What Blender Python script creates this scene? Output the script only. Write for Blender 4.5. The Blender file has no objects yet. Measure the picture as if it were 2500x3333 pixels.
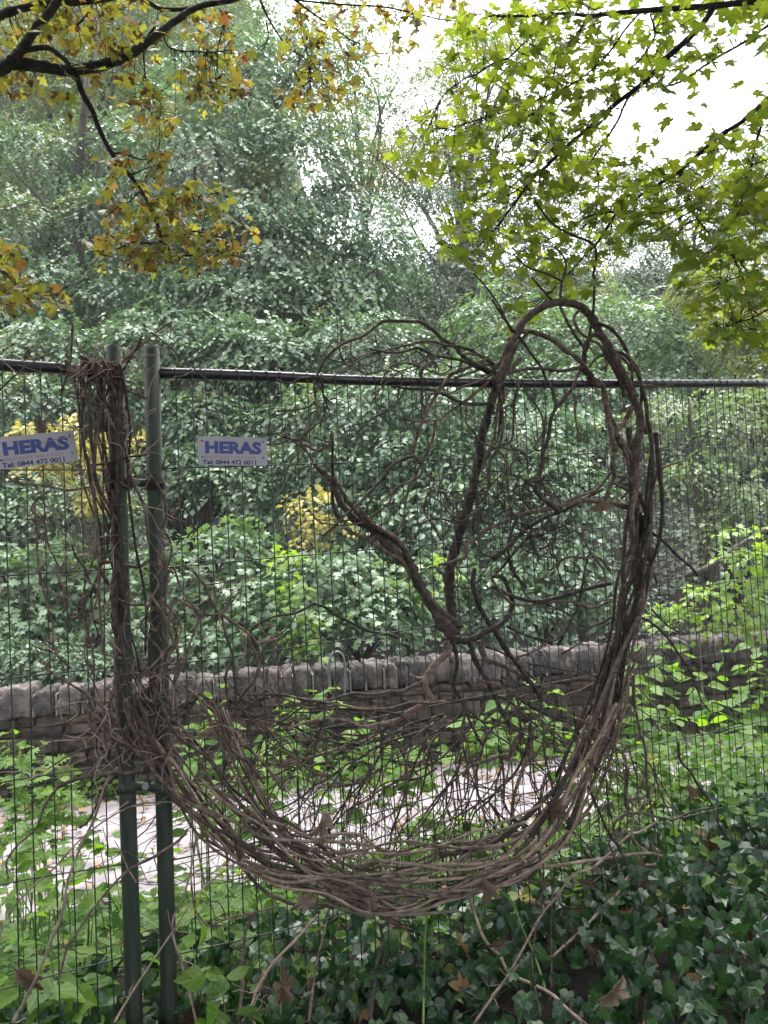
import bpy, math, random
import numpy as np
from mathutils import Vector, Matrix
R = np.random.default_rng(7)
random.seed(7)
S = bpy.context.scene
COL = S.collection
PI = math.pi

# ------------------------------------------------------------------ camera
FPX = 2503.0                                    # focal length in photo pixels (2500 x 3333)
def nrm(v): v = np.asarray(v, float); return v / np.linalg.norm(v)
V_c = nrm((-0.0466, 1, -0.043))                 # world up seen in camera axes
Y_c = nrm(np.array((0, 0, -1.)) - np.dot((0, 0, -1.), V_c) * V_c)
X_c = np.cross(Y_c, V_c)
RM = np.array([X_c, Y_c, V_c])                  # camera axes -> world
EYE = np.array((0, 0, 1.4))
cam_d = bpy.data.cameras.new('camera'); cam = bpy.data.objects.new('camera', cam_d); COL.objects.link(cam)
cam_d.sensor_fit = 'VERTICAL'; cam_d.sensor_height = 36; cam_d.lens = 36 * FPX / 3333
cam_d.clip_start = 0.05; cam_d.clip_end = 2000
cam.matrix_world = Matrix.Translation(Vector(EYE)) @ Matrix(RM.tolist()).to_4x4()
S.camera = cam
# ------------------------------------------------------------------ light
w = bpy.data.worlds.new('World'); S.world = w; w.use_nodes = True
nt = w.node_tree; nt.nodes.clear()
sky = nt.nodes.new('ShaderNodeTexSky'); sky.sky_type = 'NISHITA'; sky.sun_disc = False
SUN_EL, SUN_ROT = math.radians(70), math.radians(0)
sky.sun_elevation = SUN_EL; sky.sun_rotation = SUN_ROT; sky.dust_density = 4; sky.air_density = 1.0
hs = nt.nodes.new('ShaderNodeHueSaturation'); hs.inputs['Saturation'].default_value = 0.22
bg = nt.nodes.new('ShaderNodeBackground'); bg.inputs['Strength'].default_value = 0.15
wo = nt.nodes.new('ShaderNodeOutputWorld')
nt.links.new(sky.outputs[0], hs.inputs['Color']); nt.links.new(hs.outputs[0], bg.inputs[0]); nt.links.new(bg.outputs[0], wo.inputs[0])
sl = bpy.data.lights.new('sun', 'SUN'); sl.energy = 1.5; sl.angle = math.radians(75); sl.color = (1, 0.97, 0.92)
so = bpy.data.objects.new('sun', sl); COL.objects.link(so)
sd = Vector((math.sin(SUN_ROT) * math.cos(SUN_EL), math.cos(SUN_ROT) * math.cos(SUN_EL), math.sin(SUN_EL)))
so.rotation_euler = sd.to_track_quat('Z', 'Y').to_euler()
S.view_settings.view_transform = 'Standard'; S.view_settings.look = 'None'; S.view_settings.gamma = 1
S.view_settings.use_curve_mapping = False
S.view_settings.exposure = 2.25
S.cycles.max_bounces = 6; S.cycles.diffuse_bounces = 3; S.cycles.glossy_bounces = 2; S.cycles.transmission_bounces = 4
S.cycles.use_denoising = True
S.cycles.denoising_input_passes = 'RGB_ALBEDO_NORMAL'
S.cycles.sample_clamp_indirect = 6

# ------------------------------------------------------------------ where a line of sight meets the place
def ray(x, y): return RM @ np.array(((x - 1250) / FPX, -(y - 1666.5) / FPX, -1.0))
def at(x, y, d): return EYE + ray(x, y) * d     # point d metres in front along the line of sight
def proj(P):
    c = (np.asarray(P) - EYE) @ RM
    return np.stack([1250 + FPX * c[..., 0] / -c[..., 2], 1666.5 - FPX * c[..., 1] / -c[..., 2], -c[..., 2]], -1)
H = RM @ nrm((5166, 356, -2503))                # the way the fence runs
UP = np.array((0, 0, 1.))
FN = nrm(np.cross(H, UP)); FN = FN if FN @ (EYE - at(520, 1207, 2.3)) > 0 else -FN
P0 = at(520, 1215, 2.3)
def F(x, y, off=0.0):                           # on the fence, off metres in front of it
    r = ray(x, y); t = ((P0 + FN * off - EYE) @ FN) / (r @ FN)
    return EYE + r * t
def FG(x, y, off=0.0, zmin=0.1):                # the same, but never below the ivy
    p = F(x, y, off)
    if p[2] < zmin:
        r = ray(x, y); p = EYE + r * ((zmin - EYE[2]) / r[2])
    return p

# ------------------------------------------------------------------ object helpers
ORIG = {}
def link(o, parent=None):
    COL.objects.link(o)
    if parent is not None: o.parent = parent
    return o
def tag(o, label=None, cat=None, group=None, kind=None):
    if label: o['label'] = label
    if cat: o['category'] = cat
    if group: o['group'] = group
    if kind: o['kind'] = kind
    return o
def thing(name, loc, label, cat, group=None):
    o = bpy.data.objects.new(name, None); o.empty_display_size = 0.1
    COL.objects.link(o); o.location = [float(c) for c in loc]; ORIG[o.name] = np.asarray(loc, float)
    return tag(o, label, cat, group)
def mesh(name, v, tris, smooth=False, quads=None):
    me = bpy.data.meshes.new(name)
    v = np.ascontiguousarray(v, dtype=np.float32)
    lt = []; ls = []
    if tris is not None and len(tris): lt.append(np.asarray(tris, np.int32).reshape(-1)); ls.append(np.full(len(tris), 3, np.int32))
    if quads is not None and len(quads): lt.append(np.asarray(quads, np.int32).reshape(-1)); ls.append(np.full(len(quads), 4, np.int32))
    li = np.concatenate(lt); sz = np.concatenate(ls)
    me.vertices.add(len(v)); me.vertices.foreach_set('co', v.reshape(-1))
    me.loops.add(len(li)); me.loops.foreach_set('vertex_index', li)
    me.polygons.add(len(sz)); st = np.zeros(len(sz), np.int32); st[1:] = np.cumsum(sz)[:-1]
    me.polygons.foreach_set('loop_start', st)
    try: me.polygons.foreach_set('loop_total', sz)
    except Exception: pass
    me.polygons.foreach_set('use_smooth', np.full(len(sz), smooth))
    me.update(calc_edges=True)
    return me
def obj(name, geo, mat, parent=None, smooth=False, org=None):
    """geo = (verts, tris, quads) in world space; origin at the parent's (or at org)."""
    v, t, q = geo
    v = np.asarray(v, float)
    o0 = ORIG.get(parent.name, np.zeros(3)) if parent is not None else (np.asarray(org, float) if org is not None else np.array([v[:, 0].mean(), v[:, 1].mean(), v[:, 2].min()]))
    me = mesh(name, v - o0, t, smooth, q); me.materials.append(mat)
    o = bpy.data.objects.new(name, me); link(o, parent)
    if parent is None: o.location = o0.tolist(); ORIG[o.name] = o0
    else: ORIG[o.name] = o0
    return o
def join(gs):
    vs, ts, qs, n = [], [], [], 0
    for v, t, q in gs:
        vs.append(np.asarray(v, float))
        if t is not None and len(t): ts.append(np.asarray(t) + n)
        if q is not None and len(q): qs.append(np.asarray(q) + n)
        n += len(v)
    return np.concatenate(vs), (np.concatenate(ts) if ts else None), (np.concatenate(qs) if qs else None)
def catmull(p, sub=4):
    p = np.asarray(p, float)
    if len(p) < 3: 
        t = np.linspace(0, 1, sub + 1)[:, None]; return p[0] * (1 - t) + p[-1] * t
    q = np.vstack([2 * p[0] - p[1], p, 2 * p[-1] - p[-2]])
    t = np.linspace(0, 1, sub, endpoint=False)[:, None]
    out = []
    for i in range(1, len(q) - 2):
        a, b, c, d = q[i - 1], q[i], q[i + 1], q[i + 2]
        out.append(0.5 * ((2 * b) + (-a + c) * t + (2 * a - 5 * b + 4 * c - d) * t * t + (-a + 3 * b - 3 * c + d) * t ** 3))
    out.append(p[-1:]); return np.vstack(out)
def tube(p, r, sides=6, sub=4, rough=0.0, cap=True):
    p = np.asarray(p, float); r = np.broadcast_to(np.asarray(r, float), (len(p),)) if np.ndim(r) else np.full(len(p), float(r))
    pr = catmull(np.column_stack([p, r]), sub) if sub > 1 else np.column_stack([p, r])
    p = pr[:, :3]; r = np.maximum(pr[:, 3], 1e-4)
    n = len(p)
    t = np.gradient(p, axis=0); t /= np.linalg.norm(t, axis=1)[:, None] + 1e-12
    ref = np.array((0.21, -0.93, 0.3)) if abs(nrm(t.mean(0) + 1e-9) @ nrm((0.21, -0.93, 0.3))) < 0.8 else np.array((0.9, 0.1, 0.4))
    a = np.cross(t, ref); bad = np.linalg.norm(a, axis=1) < 0.15
    a[bad] = np.cross(t[bad], (0.5, 0.2, 0.9)); a /= np.linalg.norm(a, axis=1)[:, None] + 1e-12
    b = np.cross(t, a)
    ang = np.linspace(0, 2 * PI, sides, endpoint=False)
    rr = r[:, None] * np.ones(sides)
    if rough: rr = rr * (1 + rough * R.uniform(-1, 1, (n, sides))) * (1 + rough * R.uniform(-.6, 1, (n, 1)))
    v = p[:, None, :] + rr[..., None] * (np.cos(ang)[None, :, None] * a[:, None, :] + np.sin(ang)[None, :, None] * b[:, None, :])
    v = v.reshape(-1, 3)
    i = np.arange(n - 1)[:, None] * sides; j = np.arange(sides)[None, :]; k = (j + 1) % sides
    q = np.stack([i + j, i + k, i + sides + k, i + sides + j], -1).reshape(-1, 4)
    tr = None
    if cap:
        v = np.vstack([v, p[:1], p[-1:]]); c0, c1 = n * sides, n * sides + 1; j = np.arange(sides); k = (j + 1) % sides
        tr = np.vstack([np.stack([np.full(sides, c0), k, j], -1), np.stack([np.full(sides, c1), (n - 1) * sides + j, (n - 1) * sides + k], -1)])
    return v, tr, q
def box(c, ax, ay, az):                          # centre and three half-axes
    c, ax, ay, az = [np.asarray(k, float) for k in (c, ax, ay, az)]
    v = np.array([c + sx * ax + sy * ay + sz * az for sx in (-1, 1) for sy in (-1, 1) for sz in (-1, 1)])
    q = [(0, 1, 3, 2), (4, 6, 7, 5), (0, 4, 5, 1), (2, 3, 7, 6), (0, 2, 6, 4), (1, 5, 7, 3)]
    return v, None, np.array(q)
def snoise(p, f=1.0, seed=0):                    # cheap smooth noise, about -1..1
    p = np.asarray(p, float) * f; g = np.random.default_rng(seed); s = 0
    for k in range(5):
        a = g.normal(size=3) * (0.6 + 0.5 * k); s = s + np.sin(p @ a + g.uniform(0, 6.3)) / (1 + .45 * k)
    return s / 2.3

# ------------------------------------------------------------------ materials
def mat(name, rough=0.6, spec=0.5, metal=0.0):
    m = bpy.data.materials.new(name); m.use_nodes = True
    b = m.node_tree.nodes['Principled BSDF']
    b.inputs['Roughness'].default_value = rough; b.inputs['Specular IOR Level'].default_value = spec; b.inputs['Metallic'].default_value = metal
    return m, m.node_tree, b
def N(nt, t, **kw):
    n = nt.nodes.new(t)
    for k, v in kw.items():
        if k in n.inputs: n.inputs[k].default_value = v
        else: setattr(n, k, v)
    return n
def ramp(nt, fac, cols, pos=None, interp='LINEAR'):
    r = nt.nodes.new('ShaderNodeValToRGB'); r.color_ramp.interpolation = interp
    e = r.color_ramp.elements; n = len(cols)
    while len(e) < n: e.new(0.5)
    for i, c in enumerate(cols):
        e[i].position = pos[i] if pos else i / (n - 1); e[i].color = (*c, 1)
    nt.links.new(fac, r.inputs[0]); return r
def mix(nt, fac, a, b, mode='MIX'):
    m = nt.nodes.new('ShaderNodeMix'); m.data_type = 'RGBA'; m.blend_type = mode
    if isinstance(fac, (int, float)): m.inputs[0].default_value = fac
    else: nt.links.new(fac, m.inputs[0])
    for k, s in ((6, a), (7, b)):
        if isinstance(s, tuple): m.inputs[k].default_value = (*s, 1)
        else: nt.links.new(s, m.inputs[k])
    return m.outputs[2]
def surface(name, cols, scale=20, rough=0.8, bump=0.4, detail=6, spec=0.3, bdist=0.01, metal=0, island=0.0, bscale=None, stretch=None):
    m, nt, b = mat(name, rough, spec, metal)
    tc = N(nt, 'ShaderNodeTexCoord'); co = tc.outputs['Object']
    if stretch:
        mp = N(nt, 'ShaderNodeMapping'); mp.inputs['Scale'].default_value = stretch; nt.links.new(co, mp.inputs[0]); co = mp.outputs[0]
    n = N(nt, 'ShaderNodeTexNoise', Scale=scale, Detail=detail, Roughness=0.65); nt.links.new(co, n.inputs['Vector'])
    r = ramp(nt, n.outputs[0], cols, [0.3 + 0.4 * i / max(1, len(cols) - 1) for i in range(len(cols))])
    c = r.outputs[0]
    if island:
        oi = N(nt, 'ShaderNodeObjectInfo'); r2 = ramp(nt, oi.outputs['Random'], [(1 - island,) * 3, (1 + island * .9, 1 + island * .6, 1 + island * .5)])
        c = mix(nt, 1.0, c, r2.outputs[0], 'MULTIPLY')
    nt.links.new(c, b.inputs['Base Color'])
    if bump:
        n2 = N(nt, 'ShaderNodeTexNoise', Scale=bscale or scale * 3, Detail=8, Roughness=0.7); nt.links.new(co, n2.inputs['Vector'])
        bp = N(nt, 'ShaderNodeBump', Strength=bump, Distance=bdist); nt.links.new(n2.outputs[0], bp.inputs['Height']); nt.links.new(bp.outputs[0], b.inputs['Normal'])
    return m
def leafmat(name, cols, trans, tfac=0.4, rough=0.42, spec=0.5, single=False, blotch=None, bscale=28, bcut=0.6, patch=None, vein=False):
    """cols: ramp over leaves; trans: light passing through; blotch: colour of dead patches on the blade."""
    m, nt, b = mat(name, rough, spec)
    if single: src = N(nt, 'ShaderNodeObjectInfo').outputs['Random']
    else: src = N(nt, 'ShaderNodeNewGeometry').outputs['Random Per Island']
    c = ramp(nt, src, cols).outputs[0]
    mul = N(nt, 'ShaderNodeMath', operation='MULTIPLY'); mul.inputs[1].default_value = 7.31; nt.links.new(src, mul.inputs[0])
    fr = N(nt, 'ShaderNodeMath', operation='FRACT'); nt.links.new(mul.outputs[0], fr.inputs[0])
    t = mix(nt, 1.0, c, tuple(k for k in trans), 'MULTIPLY')
    tc = N(nt, 'ShaderNodeTexCoord')
    if patch:                                    # whole parts of the crown turning another colour
        n = N(nt, 'ShaderNodeTexNoise', Scale=patch[1], Detail=3); nt.links.new(tc.outputs['Object'], n.inputs['Vector'])
        ad = N(nt, 'ShaderNodeMath', operation='MULTIPLY_ADD'); nt.links.new(fr.outputs[0], ad.inputs[0]); ad.inputs[1].default_value = .18; nt.links.new(n.outputs[0], ad.inputs[2])
        f = ramp(nt, ad.outputs[0], [(0,) * 3, (1,) * 3], [patch[2], patch[2] + .1]).outputs[0]
        c = mix(nt, f, c, patch[0]); t = mix(nt, f, t, tuple(min(1, k * 2.2) for k in patch[0]))
    if blotch:
        n = N(nt, 'ShaderNodeTexNoise', Scale=bscale, Detail=2, noise_dimensions='4D'); nt.links.new(tc.outputs['Object'], n.inputs['Vector'])
        wv = N(nt, 'ShaderNodeMath', operation='MULTIPLY'); wv.inputs[1].default_value = 60 if single else 0; nt.links.new(src, wv.inputs[0]); nt.links.new(wv.outputs[0], n.inputs['W'])
        f = ramp(nt, n.outputs[0], [(0,) * 3, (1,) * 3], [bcut, bcut + .04]).outputs[0]
        c = mix(nt, f, c, blotch); t = mix(nt, f, t, tuple(k * .9 for k in blotch))
    if vein:
        sx = N(nt, 'ShaderNodeSeparateXYZ'); nt.links.new(tc.outputs['Object'], sx.inputs[0])
        def mth(op, a_, b_=None, c_=None):
            q = N(nt, 'ShaderNodeMath', operation=op)
            for i_, k_ in enumerate((a_, b_, c_)):
                if k_ is None: continue
                if isinstance(k_, (int, float)): q.inputs[i_].default_value = k_
                else: nt.links.new(k_, q.inputs[i_])
            return q.outputs[0]
        ax_ = mth('ABSOLUTE', sx.outputs[0]); l1 = mth('ABSOLUTE', mth('SUBTRACT', ax_, mth('MULTIPLY_ADD', sx.outputs[1], .8, -.02)))
        l2 = mth('ABSOLUTE', mth('SUBTRACT', ax_, mth('MULTIPLY_ADD', sx.outputs[1], .8, -.26)))
        dm = mth('MINIMUM', ax_, mth('MINIMUM', l1, l2)); f = ramp(nt, dm, [(.6,) * 3, (0,) * 3], [.008, .026]).outputs[0]
        c = mix(nt, f, c, tuple(min(1, k * 1.7 + .02) for k in cols[-1]))
    nt.links.new(c, b.inputs['Base Color'])
    tr = N(nt, 'ShaderNodeBsdfTranslucent'); nt.links.new(t, tr.inputs[0])
    ms = N(nt, 'ShaderNodeMixShader'); ms.inputs[0].default_value = tfac
    nt.links.new(b.outputs[0], ms.inputs[1]); nt.links.new(tr.outputs[0], ms.inputs[2])
    nt.links.new(ms.outputs[0], nt.nodes['Material Output'].inputs[0])
    return m
M = {}
M['soil'] = surface('leaf_mould', [(0.006, 0.005, 0.004), (0.014, 0.011, 0.008), (0.026, 0.019, 0.013)], 6, 0.95, 0.8, bdist=.03)
M['path'] = surface('pale_gravel', [(0.12, 0.106, 0.112), (0.21, 0.19, 0.198), (0.29, 0.268, 0.276)], 5, 0.9, 0.5, bscale=120, bdist=.006)
M['stone'] = surface('sandstone', [(0.025, 0.022, 0.019), (0.055, 0.046, 0.038), (0.095, 0.078, 0.065)], 9, 0.9, 0.7, bdist=.02, island=.45)
M['cope'] = surface('rough_gritstone', [(0.028, 0.027, 0.028), (0.10, 0.094, 0.092), (0.23, 0.21, 0.205)], 9, 0.92, 1.0, bdist=.045, bscale=22, island=.4)
M['mortar'] = surface('old_mortar', [(0.03, 0.026, 0.022), (0.07, 0.06, 0.05)], 14, 0.95, 0.6)
M['lime'] = surface('pale_mortar', [(0.13, 0.12, 0.105), (0.26, 0.235, 0.21)], 14, 0.95, 0.6)
M['bark'] = surface('tree_bark', [(0.02, 0.017, 0.014), (0.05, 0.042, 0.034), (0.085, 0.075, 0.06)], 14, 0.9, 0.8, stretch=(1, 1, .25))
M['palebark'] = surface('pale_bark', [(0.07, 0.06, 0.05), (0.14, 0.125, 0.10)], 14, 0.9, 0.6)
M['vine'] = surface('vine_bark', [(0.030, 0.022, 0.018), (0.095, 0.074, 0.062), (0.20, 0.165, 0.14)], 45, 0.8, 0.7, bscale=160, bdist=.003, island=.5)
M['vinedark'] = surface('dark_vine_bark', [(0.012, 0.010, 0.009), (0.040, 0.031, 0.026), (0.095, 0.076, 0.065)], 45, 0.8, 0.8, bscale=140, bdist=.004, island=.25)
M['twig'] = surface('dry_twig', [(0.09, 0.07, 0.06), (0.20, 0.16, 0.135), (0.31, 0.26, 0.22)], 30, 0.8, 0.5, bscale=180, bdist=.002, island=.4)
M['green_stem'] = surface('green_stem', [(0.06, 0.12, 0.02), (0.10, 0.18, 0.04)], 20, 0.6, 0.1)
M['branch'] = surface('mossy_branch_bark', [(0.010, 0.009, 0.008), (0.028, 0.026, 0.020), (0.05, 0.045, 0.032)], 20, 0.9, 0.8, bscale=90, bdist=.006)
M['post'] = surface('green_coated_steel', [(0.014, 0.019, 0.015), (0.034, 0.047, 0.037), (0.046, 0.060, 0.048), (0.10, 0.105, 0.085)], 26, 0.55, 0.35, stretch=(1, 1, .08), bscale=90, bdist=.002)
M['rail'] = surface('black_painted_steel', [(0.008, 0.009, 0.012), (0.02, 0.022, 0.027)], 12, 0.38, 0.05, spec=.6)
M['wire'] = surface('green_black_wire', [(0.008, 0.014, 0.012), (0.018, 0.030, 0.027)], 12, 0.4, 0, spec=.6)
M['galv'] = surface('dull_steel', [(0.10, 0.11, 0.11), (0.2, 0.21, 0.21)], 30, 0.45, 0.2, metal=.6)
M['clamp'] = surface('rusty_clamp', [(0.02, 0.017, 0.015), (0.05, 0.04, 0.035)], 30, 0.5, 0.3)
M['plate'] = surface('sign_plate', [(0.33, 0.32, 0.36), (0.42, 0.41, 0.45)], 5, 0.5, 0.03)
M['red'] = surface('faded_red_print', [(0.36, 0.13, 0.12), (0.30, 0.12, 0.12)], 5, 0.5, 0)
M['navy'] = surface('navy_print', [(0.02, 0.03, 0.12), (0.03, 0.04, 0.15)], 5, 0.5, 0)
m, nt_, b_ = mat('striped_blue_print', .5, .4)
tc_ = N(nt_, 'ShaderNodeTexCoord'); wv_ = N(nt_, 'ShaderNodeTexWave', Scale=95.0, wave_type='BANDS', bands_direction='X'); nt_.links.new(tc_.outputs['Object'], wv_.inputs[0])
nt_.links.new(ramp(nt_, wv_.outputs[1], [(0.012, 0.028, 0.20), (0.02, 0.04, 0.22), (0.16, 0.17, 0.34)], [0, .8, .97]).outputs[0], b_.inputs['Base Color']); M['blue'] = m
M['dead'] = leafmat('dead_leaf', [(0.09, 0.065, 0.048), (0.16, 0.12, 0.09), (0.23, 0.18, 0.14)], (1.1, .9, .7), .2, .7, .3, single=True)
M['litter'] = leafmat('leaf_litter', [(0.05, 0.03, 0.018), (0.16, 0.09, 0.05), (0.30, 0.2, 0.09)], (1, .8, .5), .1, .8, .3)
# foliage
G = lambda *a: list(a)
M['lime_leaf'] = leafmat('lime_foliage', G((.08, .15, .085), (.14, .22, .13), (.21, .29, .18)), (1.2, 1.4, .7), .26, .40, .6, patch=((.20, .22, .05), .5, .70))
M['far_leaf'] = leafmat('far_foliage', G((.09, .14, .075), (.13, .19, .085), (.18, .24, .10)), (1.4, 1.5, .5), .35, .45, .5, patch=((.26, .24, .06), .35, .66))
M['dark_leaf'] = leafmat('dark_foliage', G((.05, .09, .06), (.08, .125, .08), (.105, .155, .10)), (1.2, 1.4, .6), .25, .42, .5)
M['yellow_green'] = leafmat('yellow_green_foliage', G((.10, .15, .04), (.17, .22, .06), (.24, .27, .08)), (1.4, 1.4, .5), .4, .45, .5, patch=((.30, .25, .05), .6, .68))
M['gold_leaf'] = leafmat('golden_foliage', G((.38, .33, .08), (.48, .43, .12), (.52, .48, .18)), (1.1, 1.1, .6), .3, .5, .4)
M['syc_leaf'] = leafmat('sycamore_foliage', G((.09, .165, .09), (.15, .235, .135), (.22, .30, .18)), (1.3, 1.5, .5), .3, .38, .6)
M['grey_leaf'] = leafmat('grey_green_foliage', G((.12, .19, .10), (.18, .25, .12), (.24, .30, .15)), (1.3, 1.4, .6), .35, .45, .5)
M['sapling_leaf'] = leafmat('sapling_leaf', G((.14, .24, .05), (.19, .31, .07), (.25, .34, .09)), (1.5, 1.5, .4), .45, .4, .5)
M['green_maple'] = leafmat('green_maple_leaf', G((.085, .13, .02), (.125, .17, .025), (.18, .21, .03)), (2.0, 2.0, .9), .58, .45, .5, single=True, blotch=(.035, .018, .012), bscale=2, bcut=.66, vein=True)
M['gold_maple'] = leafmat('golden_maple_leaf', G((.17, .20, .035), (.23, .24, .045), (.13, .17, .03), (.22, .19, .035), (.14, .07, .03)), (1.6, 1.45, .9), .5, .5, .4, single=True, blotch=(.075, .034, .02), bscale=1.8, bcut=.55, vein=True)
M['green_maple_m'] = leafmat('green_maple_mass', G((.085, .13, .02), (.125, .17, .025), (.18, .21, .03)), (2.0, 2.0, .9), .58, .45, .5, blotch=(.035, .018, .012), bscale=16, bcut=.67)
M['gold_maple_m'] = leafmat('golden_maple_mass', G((.17, .20, .035), (.23, .24, .045), (.13, .17, .03), (.22, .19, .035), (.14, .07, .03)), (1.6, 1.45, .9), .5, .5, .4, blotch=(.075, .034, .02), bscale=26, bcut=.57)
M['herb'] = leafmat('herb_leaf', G((.05, .12, .02), (.08, .16, .025), (.12, .20, .03)), (2.0, 2.1, .7), .5, .5, .35, single=True, vein=True)
M['herb_m'] = leafmat('herb_mass', G((.035, .09, .02), (.065, .13, .025), (.10, .17, .03)), (2.0, 2.1, .7), .42, .55, .3, patch=((.25, .24, .05), 2.5, .74))
M['ivy'] = leafmat('ivy_leaf', G((.010, .032, .014), (.018, .050, .018), (.036, .085, .024)), (1.3, 1.6, .6), .18, .30, .42, single=True, vein=True)
M['ivy_m'] = leafmat('ivy_mass', G((.010, .032, .014), (.018, .050, .018), (.036, .085, .024)), (1.3, 1.6, .6), .18, .30, .42)

# ------------------------------------------------------------------ leaf shapes (base at origin, tip along +Y, face +Z)
def outline(pts, curl=0.1, cup=0.12):
    """half outline (x>=0) -> symmetric folded blade as triangles around the midrib"""
    h = np.array(pts, float); L = [(x, y) for x, y in h]; rt = [(-x, y) for x, y in h[::-1]]
    ring = L + rt; c = (0, 0.42)
    v = np.array([(x, y, cup * abs(x) - curl * (x * x + (y - .4) ** 2)) for x, y in [c] + ring])
    n = len(ring); t = [(0, 1 + i, 1 + (i + 1) % n) for i in range(n)]
    return v, np.array(t)
def flip(lf): v, t = lf; return v, t[:, ::-1]
MAPLE = outline([(0.03, 0.0), (.16, -.10), (.26, -.02), (.36, .02), (.40, .12), (.50, .16), (.44, .26), (.30, .31), (.46, .42), (.53, .52), (.62, .60), (.50, .64), (.45, .70), (.36, .64), (.20, .58), (.22, .72), (.15, .80), (.12, .92), (.0, 1.06)])
MAPLE_S = outline([(.2, -.08), (.48, .15), (.30, .31), (.60, .60), (.20, .58), (.17, .80), (0, 1.05)])
IVY = outline([(.02, .06), (.20, -.06), (.32, .02), (.42, .16), (.44, .26), (.30, .36), (.31, .46), (.27, .56), (.14, .70), (.07, .86), (.0, 1.0)], .32, .26)
OVATE = outline([(.05, .03), (.20, .10), (.30, .26), (.35, .42), (.31, .58), (.24, .72), (.13, .86), (0, 1.04)], .18, .2)
SERR = outline([(.04, .02), (.18, .07), (.21, .14), (.30, .18), (.29, .27), (.36, .32), (.33, .41), (.37, .48), (.31, .55), (.32, .62), (.24, .68), (.23, .75), (.14, .80), (.11, .88), (0, 1.06)], .2, .2)
HERBL = outline([(.03, .02), (.14, .06), (.12, .14), (.30, .22), (.15, .30), (.34, .44), (.15, .48), (.26, .66), (.10, .68), (.12, .85), (0, 1.05)], .2, .12)
KITE = (np.array([(0, 0, 0), (.34, .42, .07), (0, 1, -.12), (-.34, .42, .07)]), np.array([(0, 1, 2), (0, 2, 3)]))
OVAL = (np.array([(0, 0, 0), (.30, .22, .05), (.36, .58, .03), (0, 1, -.12), (-.36, .58, .03), (-.30, .22, .05)]), np.array([(0, 1, 2), (0, 2, 3), (0, 3, 4), (0, 4, 5)]))
LOBED = (np.array([(0, 0, 0), (.30, .0, 0), (.5, .22, .05), (.26, .36, .04), (.52, .66, 0), (.16, .62, .03), (0, 1.02, -.12), (-.16, .62, .03), (-.52, .66, 0), (-.26, .36, .04), (-.5, .22, .05), (-.30, .0, 0)]),
         np.array([(0, 1, 2), (0, 2, 3), (0, 3, 9), (0, 9, 10), (0, 10, 11), (3, 4, 5), (3, 5, 7), (3, 7, 9), (9, 7, 8), (5, 6, 7)]))
def place(leaf, P, T, Nn, s, curlvar=True):
    """many leaves -> one mesh; P base, T towards the tip, Nn face normal, s length"""
    v, t = leaf
    P, T, Nn = [np.asarray(k, float) for k in (P, T, Nn)]
    T = T / (np.linalg.norm(T, axis=1)[:, None] + 1e-9)
    B = np.cross(T, Nn); B /= np.linalg.norm(B, axis=1)[:, None] + 1e-9
    Nn = np.cross(B, T)
    s = np.broadcast_to(s, (len(P),))
    zc = R.uniform(.3, 2.0, len(P)) if curlvar else np.ones(len(P))
    wx = R.uniform(.8, 1.1, len(P))
    W = P[:, None, :] + s[:, None, None] * (v[None, :, 0:1] * wx[:, None, None] * B[:, None, :] + v[None, :, 1:2] * T[:, None, :] + v[None, :, 2:3] * zc[:, None, None] * Nn[:, None, :])
    tt = (t[None] + (np.arange(len(P)) * len(v))[:, None, None]).reshape(-1, 3)
    return W.reshape(-1, 3), tt, None
def rot_of(T, Nn):
    T = nrm(T); B = nrm(np.cross(T, Nn)); Z = np.cross(B, T)
    return Matrix(np.array([B, T, Z]).T.tolist())
LEAFMESH = {}
def leafset(key, leaf, m, n=6):
    out = []
    for i in range(n):
        v, t = leaf; v = v.copy(); g = np.random.default_rng(hash(key) % 1000 + i if False else 17 * i + len(key))
        v[:, 2] = v[:, 2] * g.uniform(.2, 2.2) + .05 * np.sin(v[:, 0] * 6 + g.uniform(0, 6)) + .06 * np.sin(v[:, 1] * 5 + g.uniform(0, 6))
        v[:, 0] = v[:, 0] * g.uniform(.82, 1.12) + .06 * v[:, 1] ** 2 * g.uniform(-1, 1)
        me = mesh(key, v, t, False); me.materials.append(m); out.append(me)
    LEAFMESH[key] = out
def leaf_obj(key, P, T, Nn, s, parent):
    o = bpy.data.objects.new('leaf', LEAFMESH[key][int(R.integers(len(LEAFMESH[key])))])
    link(o, parent)
    o.matrix_local = Matrix.Translation(Vector((np.asarray(P) - ORIG[parent.name]).tolist())) @ (rot_of(T, Nn).to_4x4()) @ Matrix.Scale(float(s), 4)
    return o
leafset('maple_g', MAPLE, M['green_maple']); leafset('maple_y', MAPLE, M['gold_maple']); leafset('ivy', IVY, M['ivy'])
leafset('ovate', OVATE, M['herb']); leafset('serrate', SERR, M['herb']); leafset('cut', HERBL, M['herb']); leafset('sapl', MAPLE, M['sapling_leaf'] if False else M['herb'])
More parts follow.
